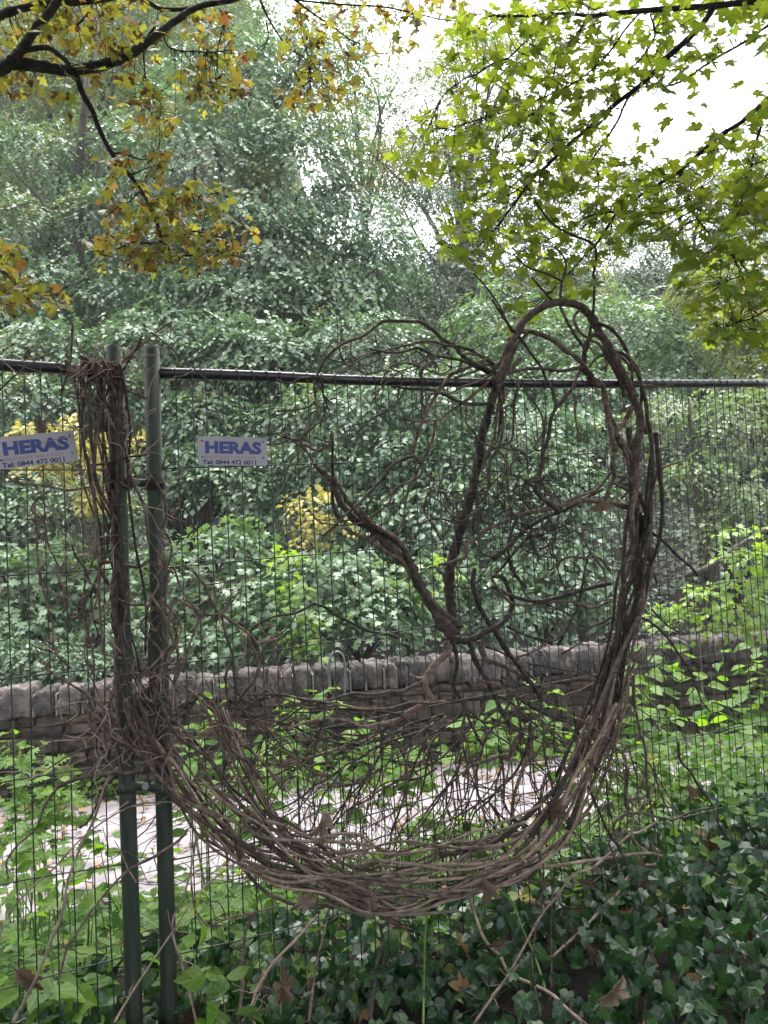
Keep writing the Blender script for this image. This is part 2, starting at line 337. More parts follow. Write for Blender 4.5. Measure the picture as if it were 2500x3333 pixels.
# ================================================================== THE GROUND
def yfence(x):                                   # world y of the fence line at world x
    return P0[1] + (np.asarray(x, float) - P0[0]) * H[1] / H[0]
W0, W1 = at(-300, 2640, 7.0), at(2800, 2330, 8.8)        # foot of the stone wall, left and right
ZP = -0.86
def ywall(x): return W0[1] + (np.asarray(x, float) - W0[0]) * (W1[1] - W0[1]) / (W1[0] - W0[0])
def ground(x, y):
    x = np.asarray(x, float); y = np.asarray(y, float)
    d = y - yfence(x); yw = ywall(x); pe = yw - 2.35                       # near edge of the path
    u = np.clip((y - yfence(x)) / np.maximum(pe - yfence(x), .3), 0, 1)
    z = np.where(d < 0, .04 * snoise(np.stack([x, y, 0 * x], -1), 3, 3), 0) + ZP * (u * u * (3 - 2 * u)) + .02 * snoise(np.stack([x, y, 0 * x], -1), 5, 4) * (u < 1)
    b = y - yw - .4                                                        # beyond the wall: down, then the far slope
    far = np.interp(b, [0, 1.2, 3.5, 6, 14, 22, 34, 60, 400], [0, -.6, -1.9, -1.7, 3.2, 9, 17.5, 21, 22]); lf = np.clip((-1.5 - x) / 9, 0, 1); lf = lf * lf * (3 - 2 * lf); far = far + np.interp(b, [0, 14, 36, 60], [0, 0, 24, 30]) * lf
    z = z + np.where(b > 0, far, 0) + np.where(b > 3, .35 * snoise(np.stack([x, y, 0 * x], -1), .7, 5), 0)
    return z
xs = np.concatenate([np.linspace(-300, -14, 24), np.arange(-13, 14, .22), np.linspace(14, 300, 24)])
ys = np.concatenate([np.linspace(-60, -3, 10), np.arange(-2, 13, .16), np.arange(13, 40, .8), np.linspace(42, 400, 22)])
gx, gy = np.meshgrid(xs, ys); gz = ground(gx, gy)
nx, ny = len(xs), len(ys); i = (np.arange(ny - 1)[:, None] * nx + np.arange(nx - 1)[None]).reshape(-1)
g = obj('ground', (np.stack([gx, gy, gz], -1).reshape(-1, 3), None, np.stack([i, i + 1, i + nx + 1, i + nx], -1)), M['soil'], smooth=True, org=(0, 0, 0)); tag(g, kind='structure')
# the path along the wall, its near edge uneven
px = np.arange(-12, 14, .2); rows = []
near = ywall(px) - 2.45 + .10 * snoise(np.stack([px, 0 * px, 0 * px], -1), 2.2, 8)
for k in range(9):
    yy = near + (ywall(px) + .02 - near) * k / 8
    rows.append(np.stack([px, yy, ZP + .012 + .006 * snoise(np.stack([px, yy, 0 * px], -1), 4, 2) + .02 * (1 - abs(k / 4 - 1))], -1))
n = len(px); v = np.concatenate(rows); i = (np.arange(8)[:, None] * n + np.arange(n - 1)[None]).reshape(-1)
p = obj('path', (v, None, np.stack([i, i + 1, i + n + 1, i + n], -1)), M['path'], smooth=True, org=(0, 6, ZP)); tag(p, kind='structure')

# ================================================================== STONE WALL with upright coping stones
WD = nrm((W1 - W0) * (1, 1, 0)); WN = nrm(np.cross(WD, UP)); WN = WN if WN[1] < 0 else -WN
wall_len = float((W1 - W0) @ WD); 
def wp(u, z, off=0.0):                           # u along the wall from its left end, z above the path, off towards the path
    return W0 * (1, 1, 0) + WD * u + WN * off + np.array((0, 0, ZP + z))
wall = thing('stone_wall', wp(wall_len / 2, 0), 'weathered dry stone wall with rough upright coping stones beside the pale path', 'wall')
WALLH = 0.80
core = obj('mortar_core', box(wp(wall_len / 2, WALLH / 2 - .02, -.17), WD * wall_len / 2, WN * .15, UP * (WALLH / 2 + .0)), M['mortar'], wall)
def stone_geo(c, hx, hy, hz, k, rough, round_=.25):
    """k x k x k shell box with rounded, knocked-about faces"""
    g1 = np.linspace(-1, 1, k + 1); vid = {}; V = []; Q = []
    def vi(a, b, c_):
        key = (a, b, c_)
        if key not in vid: vid[key] = len(V); V.append((g1[a], g1[b], g1[c_]))
        return vid[key]
    for ax in range(3):
        for sgn in (0, k):
            for a in range(k):
                for b in range(k):
                    ids = []
                    for da, db in ((0, 0), (1, 0), (1, 1), (0, 1)):
                        t = [a + da, b + db]; t.insert(ax, sgn); ids.append(vi(*t))
                    if (sgn == 0) ^ (ax == 1): ids = ids[::-1]
                    Q.append(ids)
    V = np.array(V); r = np.linalg.norm(V, axis=1)[:, None]
    V = V * (1 - round_ * (r - 1) / .73 * .5)
    P = V[:, 0:1] * hx * WD + V[:, 1:2] * hy * WN + V[:, 2:3] * hz * UP
    sd_ = int(R.integers(1e6))
    P = P + (V * np.array([1, 1, 1])) @ np.stack([WD, WN, UP]) * (rough * snoise(V * 1.7 + c, 1.6, sd_))[:, None] + R.normal(0, rough * .25, P.shape)
    return P + c, None, np.array(Q)
z = 0.0; row = 0; nstone = 0
for hrow in (.19, .15, .12, .16, .10, .09):
    u = -.3 + R.uniform(0, .3)
    while u < wall_len + .2:
        wd = R.uniform(.14, .44) ; h2 = hrow * R.uniform(.84, 1.0)
        if True:
            o = obj('stone', stone_geo(wp(u + wd / 2, z + h2 / 2, -.02 + R.uniform(-.012, .016)), wd / 2 - .008, .05, h2 / 2 - .005, 3, .014, .25), M['stone'], wall, False); nstone += 1
        u += wd
    z += hrow
u = -.2
while u < wall_len + .2:
    wd = R.choice((.12, .14, .165, .21)) * R.uniform(.88, 1.12) * (1.25 if R.random() < .3 else 1); hh = R.uniform(.235, .275)
    if R.random() < .0: pass
    c = wp(u + wd / 2, WALLH + hh / 2 + .005, -.15)
    o = obj('coping_stone', stone_geo(c, wd / 2 - .007, .20, hh / 2, 6, .022, .24), M['cope'], wall, True); 
    mo = obj('mortar_joint', box(wp(u, WALLH + .10, -.15), WD * .009, WN * .172, UP * .10), M['lime'], wall)
    u += wd
# thin metal hoop on the wall
hp = [at(1072, 2250, 6.95), at(1070, 2190, 6.95), at(1076, 2140, 6.95), at(1096, 2121, 6.95), at(1118, 2138, 6.95), at(1124, 2190, 6.95), at(1122, 2260, 6.95)]
tag(obj('metal_hoop', tube(hp, .010, 8, 5), M['galv'], None, True), 'thin grey metal hoop standing up against the coping stones of the wall', 'hoop')

# ================================================================== TREES AND BUSHES BEYOND THE WALL
def spray_leaves(C, RAD, nspray, L, leafn=14, droop=.35, face=-.25, shell=.5, jit=.24, slen=6.0, seed=0, lumps=.42):
    """sprays of leaves over and inside an ellipsoid; returns P,T,N,s"""
    g = np.random.default_rng(seed)
    d = g.normal(size=(nspray * 2, 3)); d /= np.linalg.norm(d, axis=1)[:, None]
    toc = nrm(EYE - C); keep = (d @ toc + .35 * d[:, 2]) > face + g.uniform(-.25, .2, len(d)); d = d[keep][:nspray]
    n = len(d)
    rr = (1 + lumps * snoise(d, 2.6, seed + 1)) * (shell + (1 - shell) * g.random(n) ** .6)
    p = C + d * RAD * rr[:, None]
    a = d * (1, 1, .55) + g.normal(0, .38, (n, 3)); a[:, 2] -= droop; a /= np.linalg.norm(a, axis=1)[:, None]
    up = np.array((0, 0, 1.)) + .45 * d * (1, 1, 0) + g.normal(0, .22, (n, 3))
    b = np.cross(a, up); b /= np.linalg.norm(b, axis=1)[:, None]; nn = np.cross(b, a)
    nn *= np.sign(nn[:, 2:3] + 1e-6)
    k = np.arange(leafn); t = (k + .5) / leafn; side = np.where(k % 2, 1, -1.)
    SL = L * slen * g.uniform(.6, 1.25, n)
    w = np.sin(np.clip(t * 1.05, 0, 1) * PI * .8 + .35)
    P = p[:, None] + a[:, None] * (t[None, :, None] - .5) * SL[:, None, None] + b[:, None] * (side * w * .24)[None, :, None] * SL[:, None, None]
    P[..., 2] -= (t[None] ** 2) * SL[:, None] * .22
    T = a[:, None] * .75 + b[:, None] * (side * .8)[None, :, None] + g.normal(0, .22, (n, leafn, 3)); T[..., 2] -= .3
    NN = nn[:, None] + g.normal(0, jit, (n, leafn, 3))
    s = L * g.uniform(.6, 1.2, (n, leafn))
    return P.reshape(-1, 3), T.reshape(-1, 3), NN.reshape(-1, 3), s.reshape(-1)
TREE_N = [0]; NLEAF = [0]
def tree(name, label, cat, blobs, m, L, leaf=KITE, cov=3.2, trunk=None, group=None, bark='bark', tr=.16, limbs=True, **kw):
    """blobs: (px, py, rx, ry, depth[, depth radius factor]); trunk: (px, depth, top py)"""
    TREE_N[0] += 1; sd_ = TREE_N[0] * 101
    if L > .108 and leaf is not LOBED: L *= .84
    B = []
    for b in blobs:
        c = at(b[0], b[1], b[4]); rx, ry = b[2] * b[4] / FPX, b[3] * b[4] / FPX
        B.append((c, np.array((rx, (b[5] if len(b) > 5 else .75) * (rx + ry) / 2, ry))))
    if trunk:
        tx, td, ty = trunk; top = at(tx, ty, td); base = np.array((top[0], top[1], float(ground(top[0], top[1])) - .15))
    else:
        cc = B[0][0]; top = cc + (0, .1, 0); base = np.array((cc[0], cc[1] + .15, float(ground(cc[0], cc[1] + .15)) - .1)); 
        if top[2] < base[2] + .5: top = base + (0, 0, .6)
    T = thing(name, base, label, cat, group)
    hgt = top[2] - base[2]; k = np.linspace(0, 1, 7)[:, None]
    ax = base + (top - base) * k + np.column_stack([.04 * hgt * snoise(np.repeat(k * 3, 3, 1), 1, sd_) * k[:, 0], .03 * hgt * snoise(np.repeat(k * 3, 3, 1), 1, sd_ + 1) * k[:, 0], 0 * k[:, 0]])
    obj('trunk', tube(ax, np.linspace(tr, tr * .3, 7), 9, 4, .08), M[bark], T, True)
    if limbs:
        for c, rad in B:
            zz = np.clip((c[2] - base[2]) * .62 / max(hgt, .1), .15, .95); st = base + (top - base) * zz
            for e in range(3):
                en = c + rad * R.uniform(-.65, .65, 3) * (1, 1, .8)
                md = (st + en) / 2 + (0, 0, .12 * np.linalg.norm(en - st)) + R.normal(0, .06 * np.linalg.norm(en - st), 3)
                obj('limb', tube([st, md, en], [tr * .36, tr * .22, tr * .06], 6, 5, .1), M[bark], T, True)
    Ps = []
    for j, (c, rad) in enumerate(B):
        area = 4 * PI * ((rad[0] * rad[2]) ** 1.6 / 3 + 2 * ((rad[0] * rad[1]) ** 1.6) / 3) ** (1 / 1.6)
        leafn = kw.get('leafn', 14); sa = (L * kw.get('slen', 6) * .9) * (L * kw.get('slen', 6) * .5)
        ns = max(6, int(1.45 * cov * area * .62 / sa))
        Ps.append(spray_leaves(c, rad, ns, L, seed=sd_ + 7 * j, **kw))
    P, T_, N_, s = [np.concatenate([q[i] for q in Ps]) for i in range(4)]
    NLEAF[0] += len(P)
    f = obj('foliage', place(leaf, P, T_, N_, s), m, T, False); tag(f, kind='stuff')
    return T
TG = 'trees on the slope beyond the wall'
Lm, Fl, Dk, YG, Sy, Gy = M['lime_leaf'], M['far_leaf'], M['dark_leaf'], M['yellow_green'], M['syc_leaf'], M['grey_leaf']
# --- farthest
tree('broadleaf_tree', 'tall bright green tree filling the top left corner, behind the golden branch', 'tree',
     [(60, 250, 260, 260, 21), (380, 120, 260, 220, 22), (-80, 620, 260, 300, 20), (250, 420, 200, 230, 21), (640, 150, 260, 260, 22)], Fl, .115, cov=2.3, trunk=(260, 21, 200), tr=.26, group=TG, lumps=.45)
tree('broadleaf_tree', 'pale thin crowned tree against the white sky at the top centre', 'tree',
     [(960, 60, 260, 200, 23), (1230, 420, 170, 150, 25), (1120, 200, 170, 180, 24), (1380, 330, 170, 190, 26)], Fl, .12, cov=1.5, trunk=(1170, 24, 250), tr=.14, group=TG, lumps=.5, shell=.3)
tree('broadleaf_tree', 'yellowing tree at the notch of the skyline right of centre', 'tree',
     [(1230, 560, 150, 110, 23), (1420, 560, 220, 150, 24), (1650, 520, 240, 200, 25), (1620, 250, 260, 220, 27)], YG, .115, cov=2.2, trunk=(1500, 24, 500), tr=.2, group=TG, lumps=.45)
tree('broadleaf_tree', 'distant pale green tree on the right skyline beneath the white sky', 'tree',
     [(1950, 660, 240, 170, 25), (2250, 700, 230, 150, 26), (2520, 640, 200, 190, 25), (2700, 560, 250, 260, 26)], Fl, .12, cov=2.3, trunk=(2230, 26, 640), tr=.2, group=TG, lumps=.4)
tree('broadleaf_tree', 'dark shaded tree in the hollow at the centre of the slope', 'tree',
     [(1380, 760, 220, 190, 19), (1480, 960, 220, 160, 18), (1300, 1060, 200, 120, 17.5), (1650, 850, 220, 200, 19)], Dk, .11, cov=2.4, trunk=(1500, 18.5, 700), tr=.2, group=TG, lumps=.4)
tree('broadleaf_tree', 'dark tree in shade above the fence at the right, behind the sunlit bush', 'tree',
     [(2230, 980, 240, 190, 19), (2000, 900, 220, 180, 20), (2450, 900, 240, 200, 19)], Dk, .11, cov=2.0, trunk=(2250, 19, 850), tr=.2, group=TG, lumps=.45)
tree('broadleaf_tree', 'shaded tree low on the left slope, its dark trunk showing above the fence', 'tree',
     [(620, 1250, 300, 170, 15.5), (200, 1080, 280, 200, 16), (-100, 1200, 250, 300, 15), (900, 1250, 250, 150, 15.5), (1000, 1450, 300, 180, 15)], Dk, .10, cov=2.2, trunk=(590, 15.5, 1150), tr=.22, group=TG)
# --- the big drooping lime
tree('lime_tree', 'great lime tree with rounded drooping boughs filling the upper left centre', 'tree',
     [(760, 330, 260, 210, 16.5), (980, 300, 210, 220, 17), (640, 560, 260, 230, 15.5), (950, 560, 260, 210, 15.5), (1120, 760, 210, 200, 15.5), (820, 800, 260, 180, 14.6), (560, 800, 240, 170, 14.6),
      (1080, 960, 260, 120, 14.4), (760, 1000, 280, 120, 14), (1230, 880, 150, 140, 15)], Lm, .105, OVAL, cov=2.6, trunk=(780, 16.5, 260), tr=.3, group=TG, lumps=.38, droop=.55)
tree('lime_tree', 'lime tree at the far left with two dark trunks showing between its boughs', 'tree',
     [(110, 520, 170, 130, 16), (40, 760, 180, 130, 15), (330, 700, 190, 130, 15.2), (120, 960, 250, 130, 14.2), (420, 960, 200, 110, 14.2), (-120, 900, 200, 200, 15), (330, 480, 170, 110, 16.5)], Lm, .095, OVAL, cov=2.3, trunk=(250, 15.8, 250), tr=.2, group=TG, lumps=.4, droop=.5)
tree('lime_tree', 'low spreading lime just above the fence rail at the left', 'tree',
     [(120, 1120, 240, 90, 12.6), (500, 1110, 270, 100, 12.8), (830, 1140, 250, 100, 12.8), (1150, 1130, 230, 100, 13), (330, 1260, 180, 90, 12)], Lm, .105, OVAL, cov=2.7, trunk=(560, 13.2, 1050), tr=.12, group=TG, droop=.45)
# --- middle band right
tree('broadleaf_tree', 'bright spreading bush above the fence rail right of the vine arch', 'bush',
     [(1780, 1120, 210, 130, 13.5), (2020, 1080, 220, 130, 13.8), (2200, 1180, 170, 90, 13.4), (1600, 1080, 180, 120, 14), (1560, 1240, 200, 110, 13), (1850, 1260, 250, 120, 12.8)], M['syc_leaf'], .09, OVAL, cov=2.5, trunk=(1850, 13.8, 1100), tr=.12, group=TG, droop=.4)
tree('broadleaf_tree', 'pale yellow green tree at the right edge over the fence rail', 'tree',
     [(2420, 1080, 170, 110, 12.5), (2330, 950, 150, 100, 13.5), (2480, 880, 150, 110, 14), (2560, 1250, 180, 140, 12)], YG, .08, OVAL, cov=2.3, trunk=(2480, 13, 900), tr=.1, group=TG)
# --- hanging curtains of leaf behind the fence
tree('lime_tree', 'leafy lime curtain behind the open middle of the vine ring', 'tree',
     [(1150, 1330, 210, 120, 11.4), (1400, 1310, 230, 120, 11.5), (1280, 1500, 240, 130, 11), (1080, 1520, 190, 100, 11.2), (1480, 1500, 200, 130, 11), (1420, 1690, 230, 130, 10.5), (1180, 1720, 180, 110, 10.8), (950, 1370, 160, 100, 11.8)],
     Lm, .10, OVAL, cov=2.8, trunk=(1300, 11.8, 1300), tr=.1, group=TG, droop=.5)
tree('lime_tree', 'dense round leaved bush behind the right side of the vine ring', 'bush',
     [(1700, 1420, 210, 130, 11.2), (1640, 1620, 200, 130, 10.8), (1830, 1600, 190, 150, 10.6), (1760, 1800, 210, 130, 10.2), (1880, 1900, 170, 120, 9.9), (1650, 1960, 200, 110, 9.7), (1900, 1430, 150, 110, 11.5)],
     Lm, .088, OVAL, cov=2.8, trunk=(1750, 11, 1400), tr=.08, group=TG, droop=.45)
tree('lime_tree', 'fine leaved bush between the two metal posts and the right hand sign', 'bush',
     [(640, 1360, 210, 110, 12), (440, 1300, 170, 100, 12.2), (760, 1560, 200, 100, 11.3), (560, 1520, 180, 100, 11.6), (900, 1620, 150, 80, 11.2)], Lm, .095, OVAL, cov=2.5, trunk=(640, 12.2, 1350), tr=.08, group=TG)
tree('lime_tree', 'dense bush at the left edge behind the tilted sign', 'bush',
     [(60, 1300, 220, 110, 11.8), (-60, 1480, 200, 130, 11.2), (200, 1620, 210, 90, 10.8), (30, 1680, 200, 100, 10.6), (420, 1700, 170, 90, 10.8)], Lm, .095, OVAL, cov=2.3, trunk=(60, 12, 1250), tr=.09, group=TG)
# --- sycamore scrub just behind the wall
tree('sycamore_bush', 'sycamore bush with lobed leaves low at the left behind the wall', 'bush',
     [(120, 1840, 200, 90, 9.6), (330, 1900, 170, 90, 9.5), (60, 2010, 190, 80, 9.3), (430, 2030, 150, 60, 9.2)], Sy, .115, LOBED, cov=2.3, group='sycamore bushes behind the wall', tr=.05, slen=4.5, leafn=10, trunk=(150, 9.8, 1850))
tree('sycamore_bush', 'sycamore bush with lobed leaves under the right hand sign, behind the wall', 'bush',
     [(680, 1820, 210, 110, 9.7), (560, 1960, 160, 80, 9.4), (820, 1970, 190, 100, 9.3), (700, 2080, 200, 55, 9)], Sy, .115, LOBED, cov=2.3, group='sycamore bushes behind the wall', tr=.05, slen=4.5, leafn=10, trunk=(700, 9.8, 1800))
tree('sycamore_bush', 'sycamore bush with lobed leaves behind the thick leaning vine stem', 'bush',
     [(1080, 1880, 200, 100, 9.4), (1220, 1990, 190, 90, 9.1), (1010, 2030, 160, 60, 8.9), (1380, 1900, 150, 90, 9.6)], Sy, .11, LOBED, cov=2.3, group='sycamore bushes behind the wall', tr=.05, slen=4.5, leafn=10, trunk=(1150, 9.6, 1850))
tree('bush', 'low bright bush with small round leaves behind the wall at the left end', 'bush',
     [(60, 2150, 170, 65, 8.7), (250, 2160, 130, 50, 8.7), (-100, 2130, 120, 70, 8.7)], M['lime_leaf'], .06, OVAL, cov=2.3, tr=.03, leafn=12, slen=5)
tree('bush', 'grey green shrub with small leaves over the dark hollow at the right', 'bush',
     [(2200, 1350, 170, 90, 11), (2400, 1370, 170, 110, 10.6), (2250, 1540, 130, 90, 10.4), (2430, 1600, 130, 120, 10.2), (2330, 1740, 100, 70, 10)], Gy, .075, OVAL, cov=1.5, trunk=(2260, 10.6, 1300), tr=.07, bark='palebark', leafn=12, slen=6)
tree('broadleaf_tree', 'shaded tree filling the background behind the grey green shrub', 'tree',
     [(2180, 1480, 250, 150, 14.5), (2450, 1450, 250, 200, 14), (2520, 1700, 160, 150, 12.5)], Dk, .1, LOBED, cov=1.8, trunk=(2350, 14.5, 1400), tr=.14, group=TG)
# --- yellow and bright saplings
tree('maple_sapling', 'vivid yellow leaved sapling behind the tilted sign and the left posts', 'sapling',
     [(170, 1440, 110, 35, 9.6), (290, 1480, 110, 60, 9.6), (70, 1400, 45, 22, 9.6), (440, 1440, 40, 28, 9.6), (310, 1610, 90, 45, 9.6), (230, 1370, 30, 40, 9.6), (120, 1530, 90, 30, 9.6)], M['gold_leaf'], .08, LOBED, cov=1.5, tr=.02, slen=4, leafn=9, trunk=(300, 9.7, 1560), bark='palebark')
tree('maple_sapling', 'pale yellow sapling behind the fence left of the leaning vine stem', 'sapling',
     [(1010, 1650, 80, 50, 9.9), (1090, 1700, 80, 45, 9.9), (990, 1760, 70, 40, 9.9)], M['gold_leaf'], .075, LOBED, cov=.8, tr=.02, slen=4, leafn=9, bark='palebark')
SG = 'bright young saplings just behind the wall'
tree('maple_sapling', 'upright lime green sapling left of centre standing just behind the wall', 'sapling',
     [(940, 1830, 45, 50, 8.5), (955, 1930, 60, 50, 8.5), (980, 2030, 60, 55, 8.5), (1010, 2110, 60, 25, 8.4)], M['sapling_leaf'], .115, LOBED, cov=.8, tr=.012, slen=3.2, leafn=6, bark='palebark', group=SG, limbs=False, trunk=(950, 8.5, 1800))
tree('maple_sapling', 'small sapling tip with bright leaves showing behind the dark upright stem', 'sapling',
     [(1450, 1850, 45, 35, 8.4), (1430, 1950, 40, 40, 8.4)], M['sapling_leaf'], .10, LOBED, cov=1.2, tr=.01, slen=3, leafn=5, bark='palebark', group=SG, limbs=False, trunk=(1450, 8.4, 1820))
tree('maple_sapling', 'bright leaved sapling rising highest above the wall at the right edge', 'sapling',
     [(2395, 1720, 40, 30, 8.2), (2400, 1800, 55, 40, 8.2), (2400, 1900, 60, 50, 8.2), (2380, 1990, 70, 40, 8.2)], M['sapling_leaf'], .12, LOBED, cov=.8, tr=.012, slen=3.2, leafn=6, bark='palebark', group=SG, limbs=False, trunk=(2405, 8.2, 1700))
tree('maple_sapling', 'spreading sapling cut by the right edge of the frame above the wall', 'sapling',
     [(2490, 1790, 60, 50, 8.3), (2500, 1890, 70, 50, 8.3), (2480, 1990, 70, 50, 8.3)], M['sapling_leaf'], .12, LOBED, cov=.8, tr=.012, slen=3.2, leafn=6, bark='palebark', group=SG, limbs=False, trunk=(2500, 8.3, 1760))
tree('maple_sapling', 'low sapling with pale leaves leaning over the wall right of the vine ring', 'sapling',
     [(2280, 1930, 55, 25, 8.1), (2190, 1990, 50, 22, 8.1), (2140, 2000, 50, 22, 8.1), (2310, 2010, 80, 30, 8.1), (2450, 2040, 70, 25, 8.1)], M['sapling_leaf'], .10, LOBED, cov=.9, tr=.012, slen=3.2, leafn=6, bark='palebark', group=SG, limbs=False)
# bare leaning branch in the dark hollow
t_ = thing('fallen_branch', at(2230, 1870, 9.6), 'bare pale branch leaning across the dark hollow at the right', 'branch')
obj('branch', tube([at(2230, 1870, 9.6), at(2300, 1850, 9.4), at(2400, 1780, 9.3), at(2530, 1700, 9.2)], [.05, .04, .03, .02], 8, 5, .08), M['palebark'], t_, True)
for k in range(14):
    a = R.uniform(0, 1); s0 = at(2150 + 150 * a, 1880 - 60 * a, 9.3); e = at(2150 + R.uniform(-60, 110), 1780 + R.uniform(-60, 120), 9.1)
    obj('twig', tube([s0, (s0 + e) / 2 + R.normal(0, .12, 3), e], [.009, .006, .003], 5, 5), M['palebark'], t_, True)
# the wood far behind, one mass
Ps = []
for j, (bx, by, rx, ry, dd) in enumerate([(-150, 60, 420, 420, 31), (300, -40, 420, 360, 32), (700, 40, 380, 380, 32), (950, 420, 260, 330, 31), (200, 500, 500, 380, 30), (700, 520, 420, 330, 30), (1300, 820, 350, 300, 32), (1750, 850, 420, 300, 33), (2250, 860, 420, 270, 33), (2600, 800, 300, 300, 33), (-400, 500, 350, 500, 30)]):
    c = at(bx, by, dd); rad = np.array((rx * dd / FPX, 2.0, ry * dd / FPX))
    Ps.append(spray_leaves(c, rad, int(12 * rad[0] * rad[2]), .15, seed=900 + j, leafn=14, slen=6, lumps=.3))
P, T_, N_, s_ = [np.concatenate([q[i] for q in Ps]) for i in range(4)]
f = obj('distant_wood', place(KITE, P, T_, N_, s_), M['far_leaf'], None, org=(0, 31, 8)); tag(f, 'far green wood closing the view behind the trees on the slope', kind='stuff')
# ================================================================== THE MESH FENCE
def U(P): return float((np.asarray(P) - P0) @ H)
def onf(u, z, off=0.0): return P0 * (1, 1, 0) + np.array((H[0], H[1], 0)) * u + np.array((0, 0, z)) + FN * off
def fence(label, rail_px, rail_r, posts, rows, us, name='mesh_fence'):
    c = F(*posts[0][-1]); T = thing(name, (c[0], c[1], 0), label, 'fence', 'mesh fence panels')
    for pp in posts:
        a, b = F(*pp[0]), F(*pp[1]); b = b + (b - a) * .12
        po = obj('post', tube([a, a + (b - a) * .33, a + (b - a) * .66, b], .0235, 20, 1, 0), M['post'], T, True)
        d = nrm(a - b)
        ro = obj('post_mouth_shade', tube([a + d * .001, a + d * .003], .0195, 20, 1), M['rail'], po, True)  # black disc stands in for the shade inside the open tube end
    obj('top_rail', tube([F(*q) for q in rail_px], rail_r, 16, 4), M['rail'], T, True)
    for r_ in rows:
        pts = [F(q[0], q[1], .019 - .004) for q in r_]
        obj('wire', tube(pts, .0021, 6, 5), M['wire'], T, True)
    rail = np.array([F(*q) for q in rail_px]); ru = [U(q) for q in rail]
    for u in us:
        zt = float(np.interp(u, ru, rail[:, 2])) + rail_r * .4
        b_ = R.normal(0, .004, 3)
        pts = [onf(u, zt + .013, .006)] + [onf(u + b_[0] * math.sin(q_ * 5), zt * q_ - .05 * (1 - q_), .019 + b_[1] * math.sin(q_ * 4)) for q_ in (1, .9, .8, .7, .6, .5, .4, .3, .2, .1, 0)]
        obj('wire', tube(pts, .0019, 6, 1), M['wire'], T, True)
    return T
RAILR = [(512, 1214), (700, 1219), (900, 1226), (1200, 1239), (1700, 1248), (2100, 1249), (2560, 1248)]
RAILL = [(-420, 1168), (-200, 1176), (0, 1188), (200, 1200), (352, 1210)]
rowsR = [[(542, 1525), (1700, 1486), (2600, 1442)], [(542, 1848), (900, 1815), (1700, 1744), (2600, 1650)], [(542, 2165), (900, 2116), (1700, 1994), (2600, 1860)],
         [(542, 2480), (900, 2403), (1700, 2240), (2600, 2084)], [(560, 2800), (1060, 2690), (1700, 2520), (2600, 2322)], [(565, 3110), (1100, 2980), (1800, 2771), (2600, 2566)]]
rowsL = [[(-420, 1535), (0, 1530), (385, 1529)], [(-420, 1905), (0, 1875), (395, 1850)], [(-420, 2270), (0, 2211), (400, 2168)], [(-420, 2630), (0, 2547), (410, 2483)],
         [(-420, 3000), (0, 2880), (420, 2810)], [(-420, 3360), (0, 3222), (430, 3108)]]
u0 = U(F(570, 1240)); du = (U(F(864, 1240)) - u0) / 6
us = [u0 + du * k for k in range(0, int((U(F(2580, 1240)) - u0) / du) + 1)]
uL = U(F(195, 1210)); dl = (uL - U(F(10, 1210))) / 3
usL = [uL + dl * k for k in range(-9, 3)]
fR = fence('right hand wire mesh fence panel with black top rail and green post', RAILR, .0165, [[(493, 1137), (553, 3333)]], rowsR, us)
fL = fence('left hand wire mesh fence panel cut by the edge of the frame', RAILL, .0170, [[(371, 1132), (438, 3333)]], rowsL, usL)
# couplers
def coupler(y, x1, x2, label, m, hpx):
    c = F((x1 + x2) / 2, y); T = thing('fence_coupler', c, label, 'coupler', 'couplers joining the two posts')
    for x in (x1, x2):
        obj('band', tube([F(x, y - hpx), F(x + 1, y + hpx)], .0268, 18, 1), m, T, True)
    ax = F(x2, y) - F(x1, y)
    obj('bridge', tube([F(x1, y), F(x1, y) + ax * .33 + UP * .002, F(x1, y) + ax * .66 - UP * .002, F(x2, y)], [.017, .012, .012, .017], 10, 3), m, T, True)
    bo = obj('bolt', tube([F((x1 + x2) / 2, y, -.02), F((x1 + x2) / 2, y, .032)], .006, 6, 1), M['galv'], T)
    obj('nut', tube([F((x1 + x2) / 2, y, .016), F((x1 + x2) / 2, y, .026)], .011, 6, 1), M['galv'], T)
coupler(1570, 384, 505, 'dark bolted coupler joining the two posts at sign height', M['clamp'], 24)
coupler(2560, 415, 532, 'green clamp joining the two posts low down under the twigs', M['post'], 17)

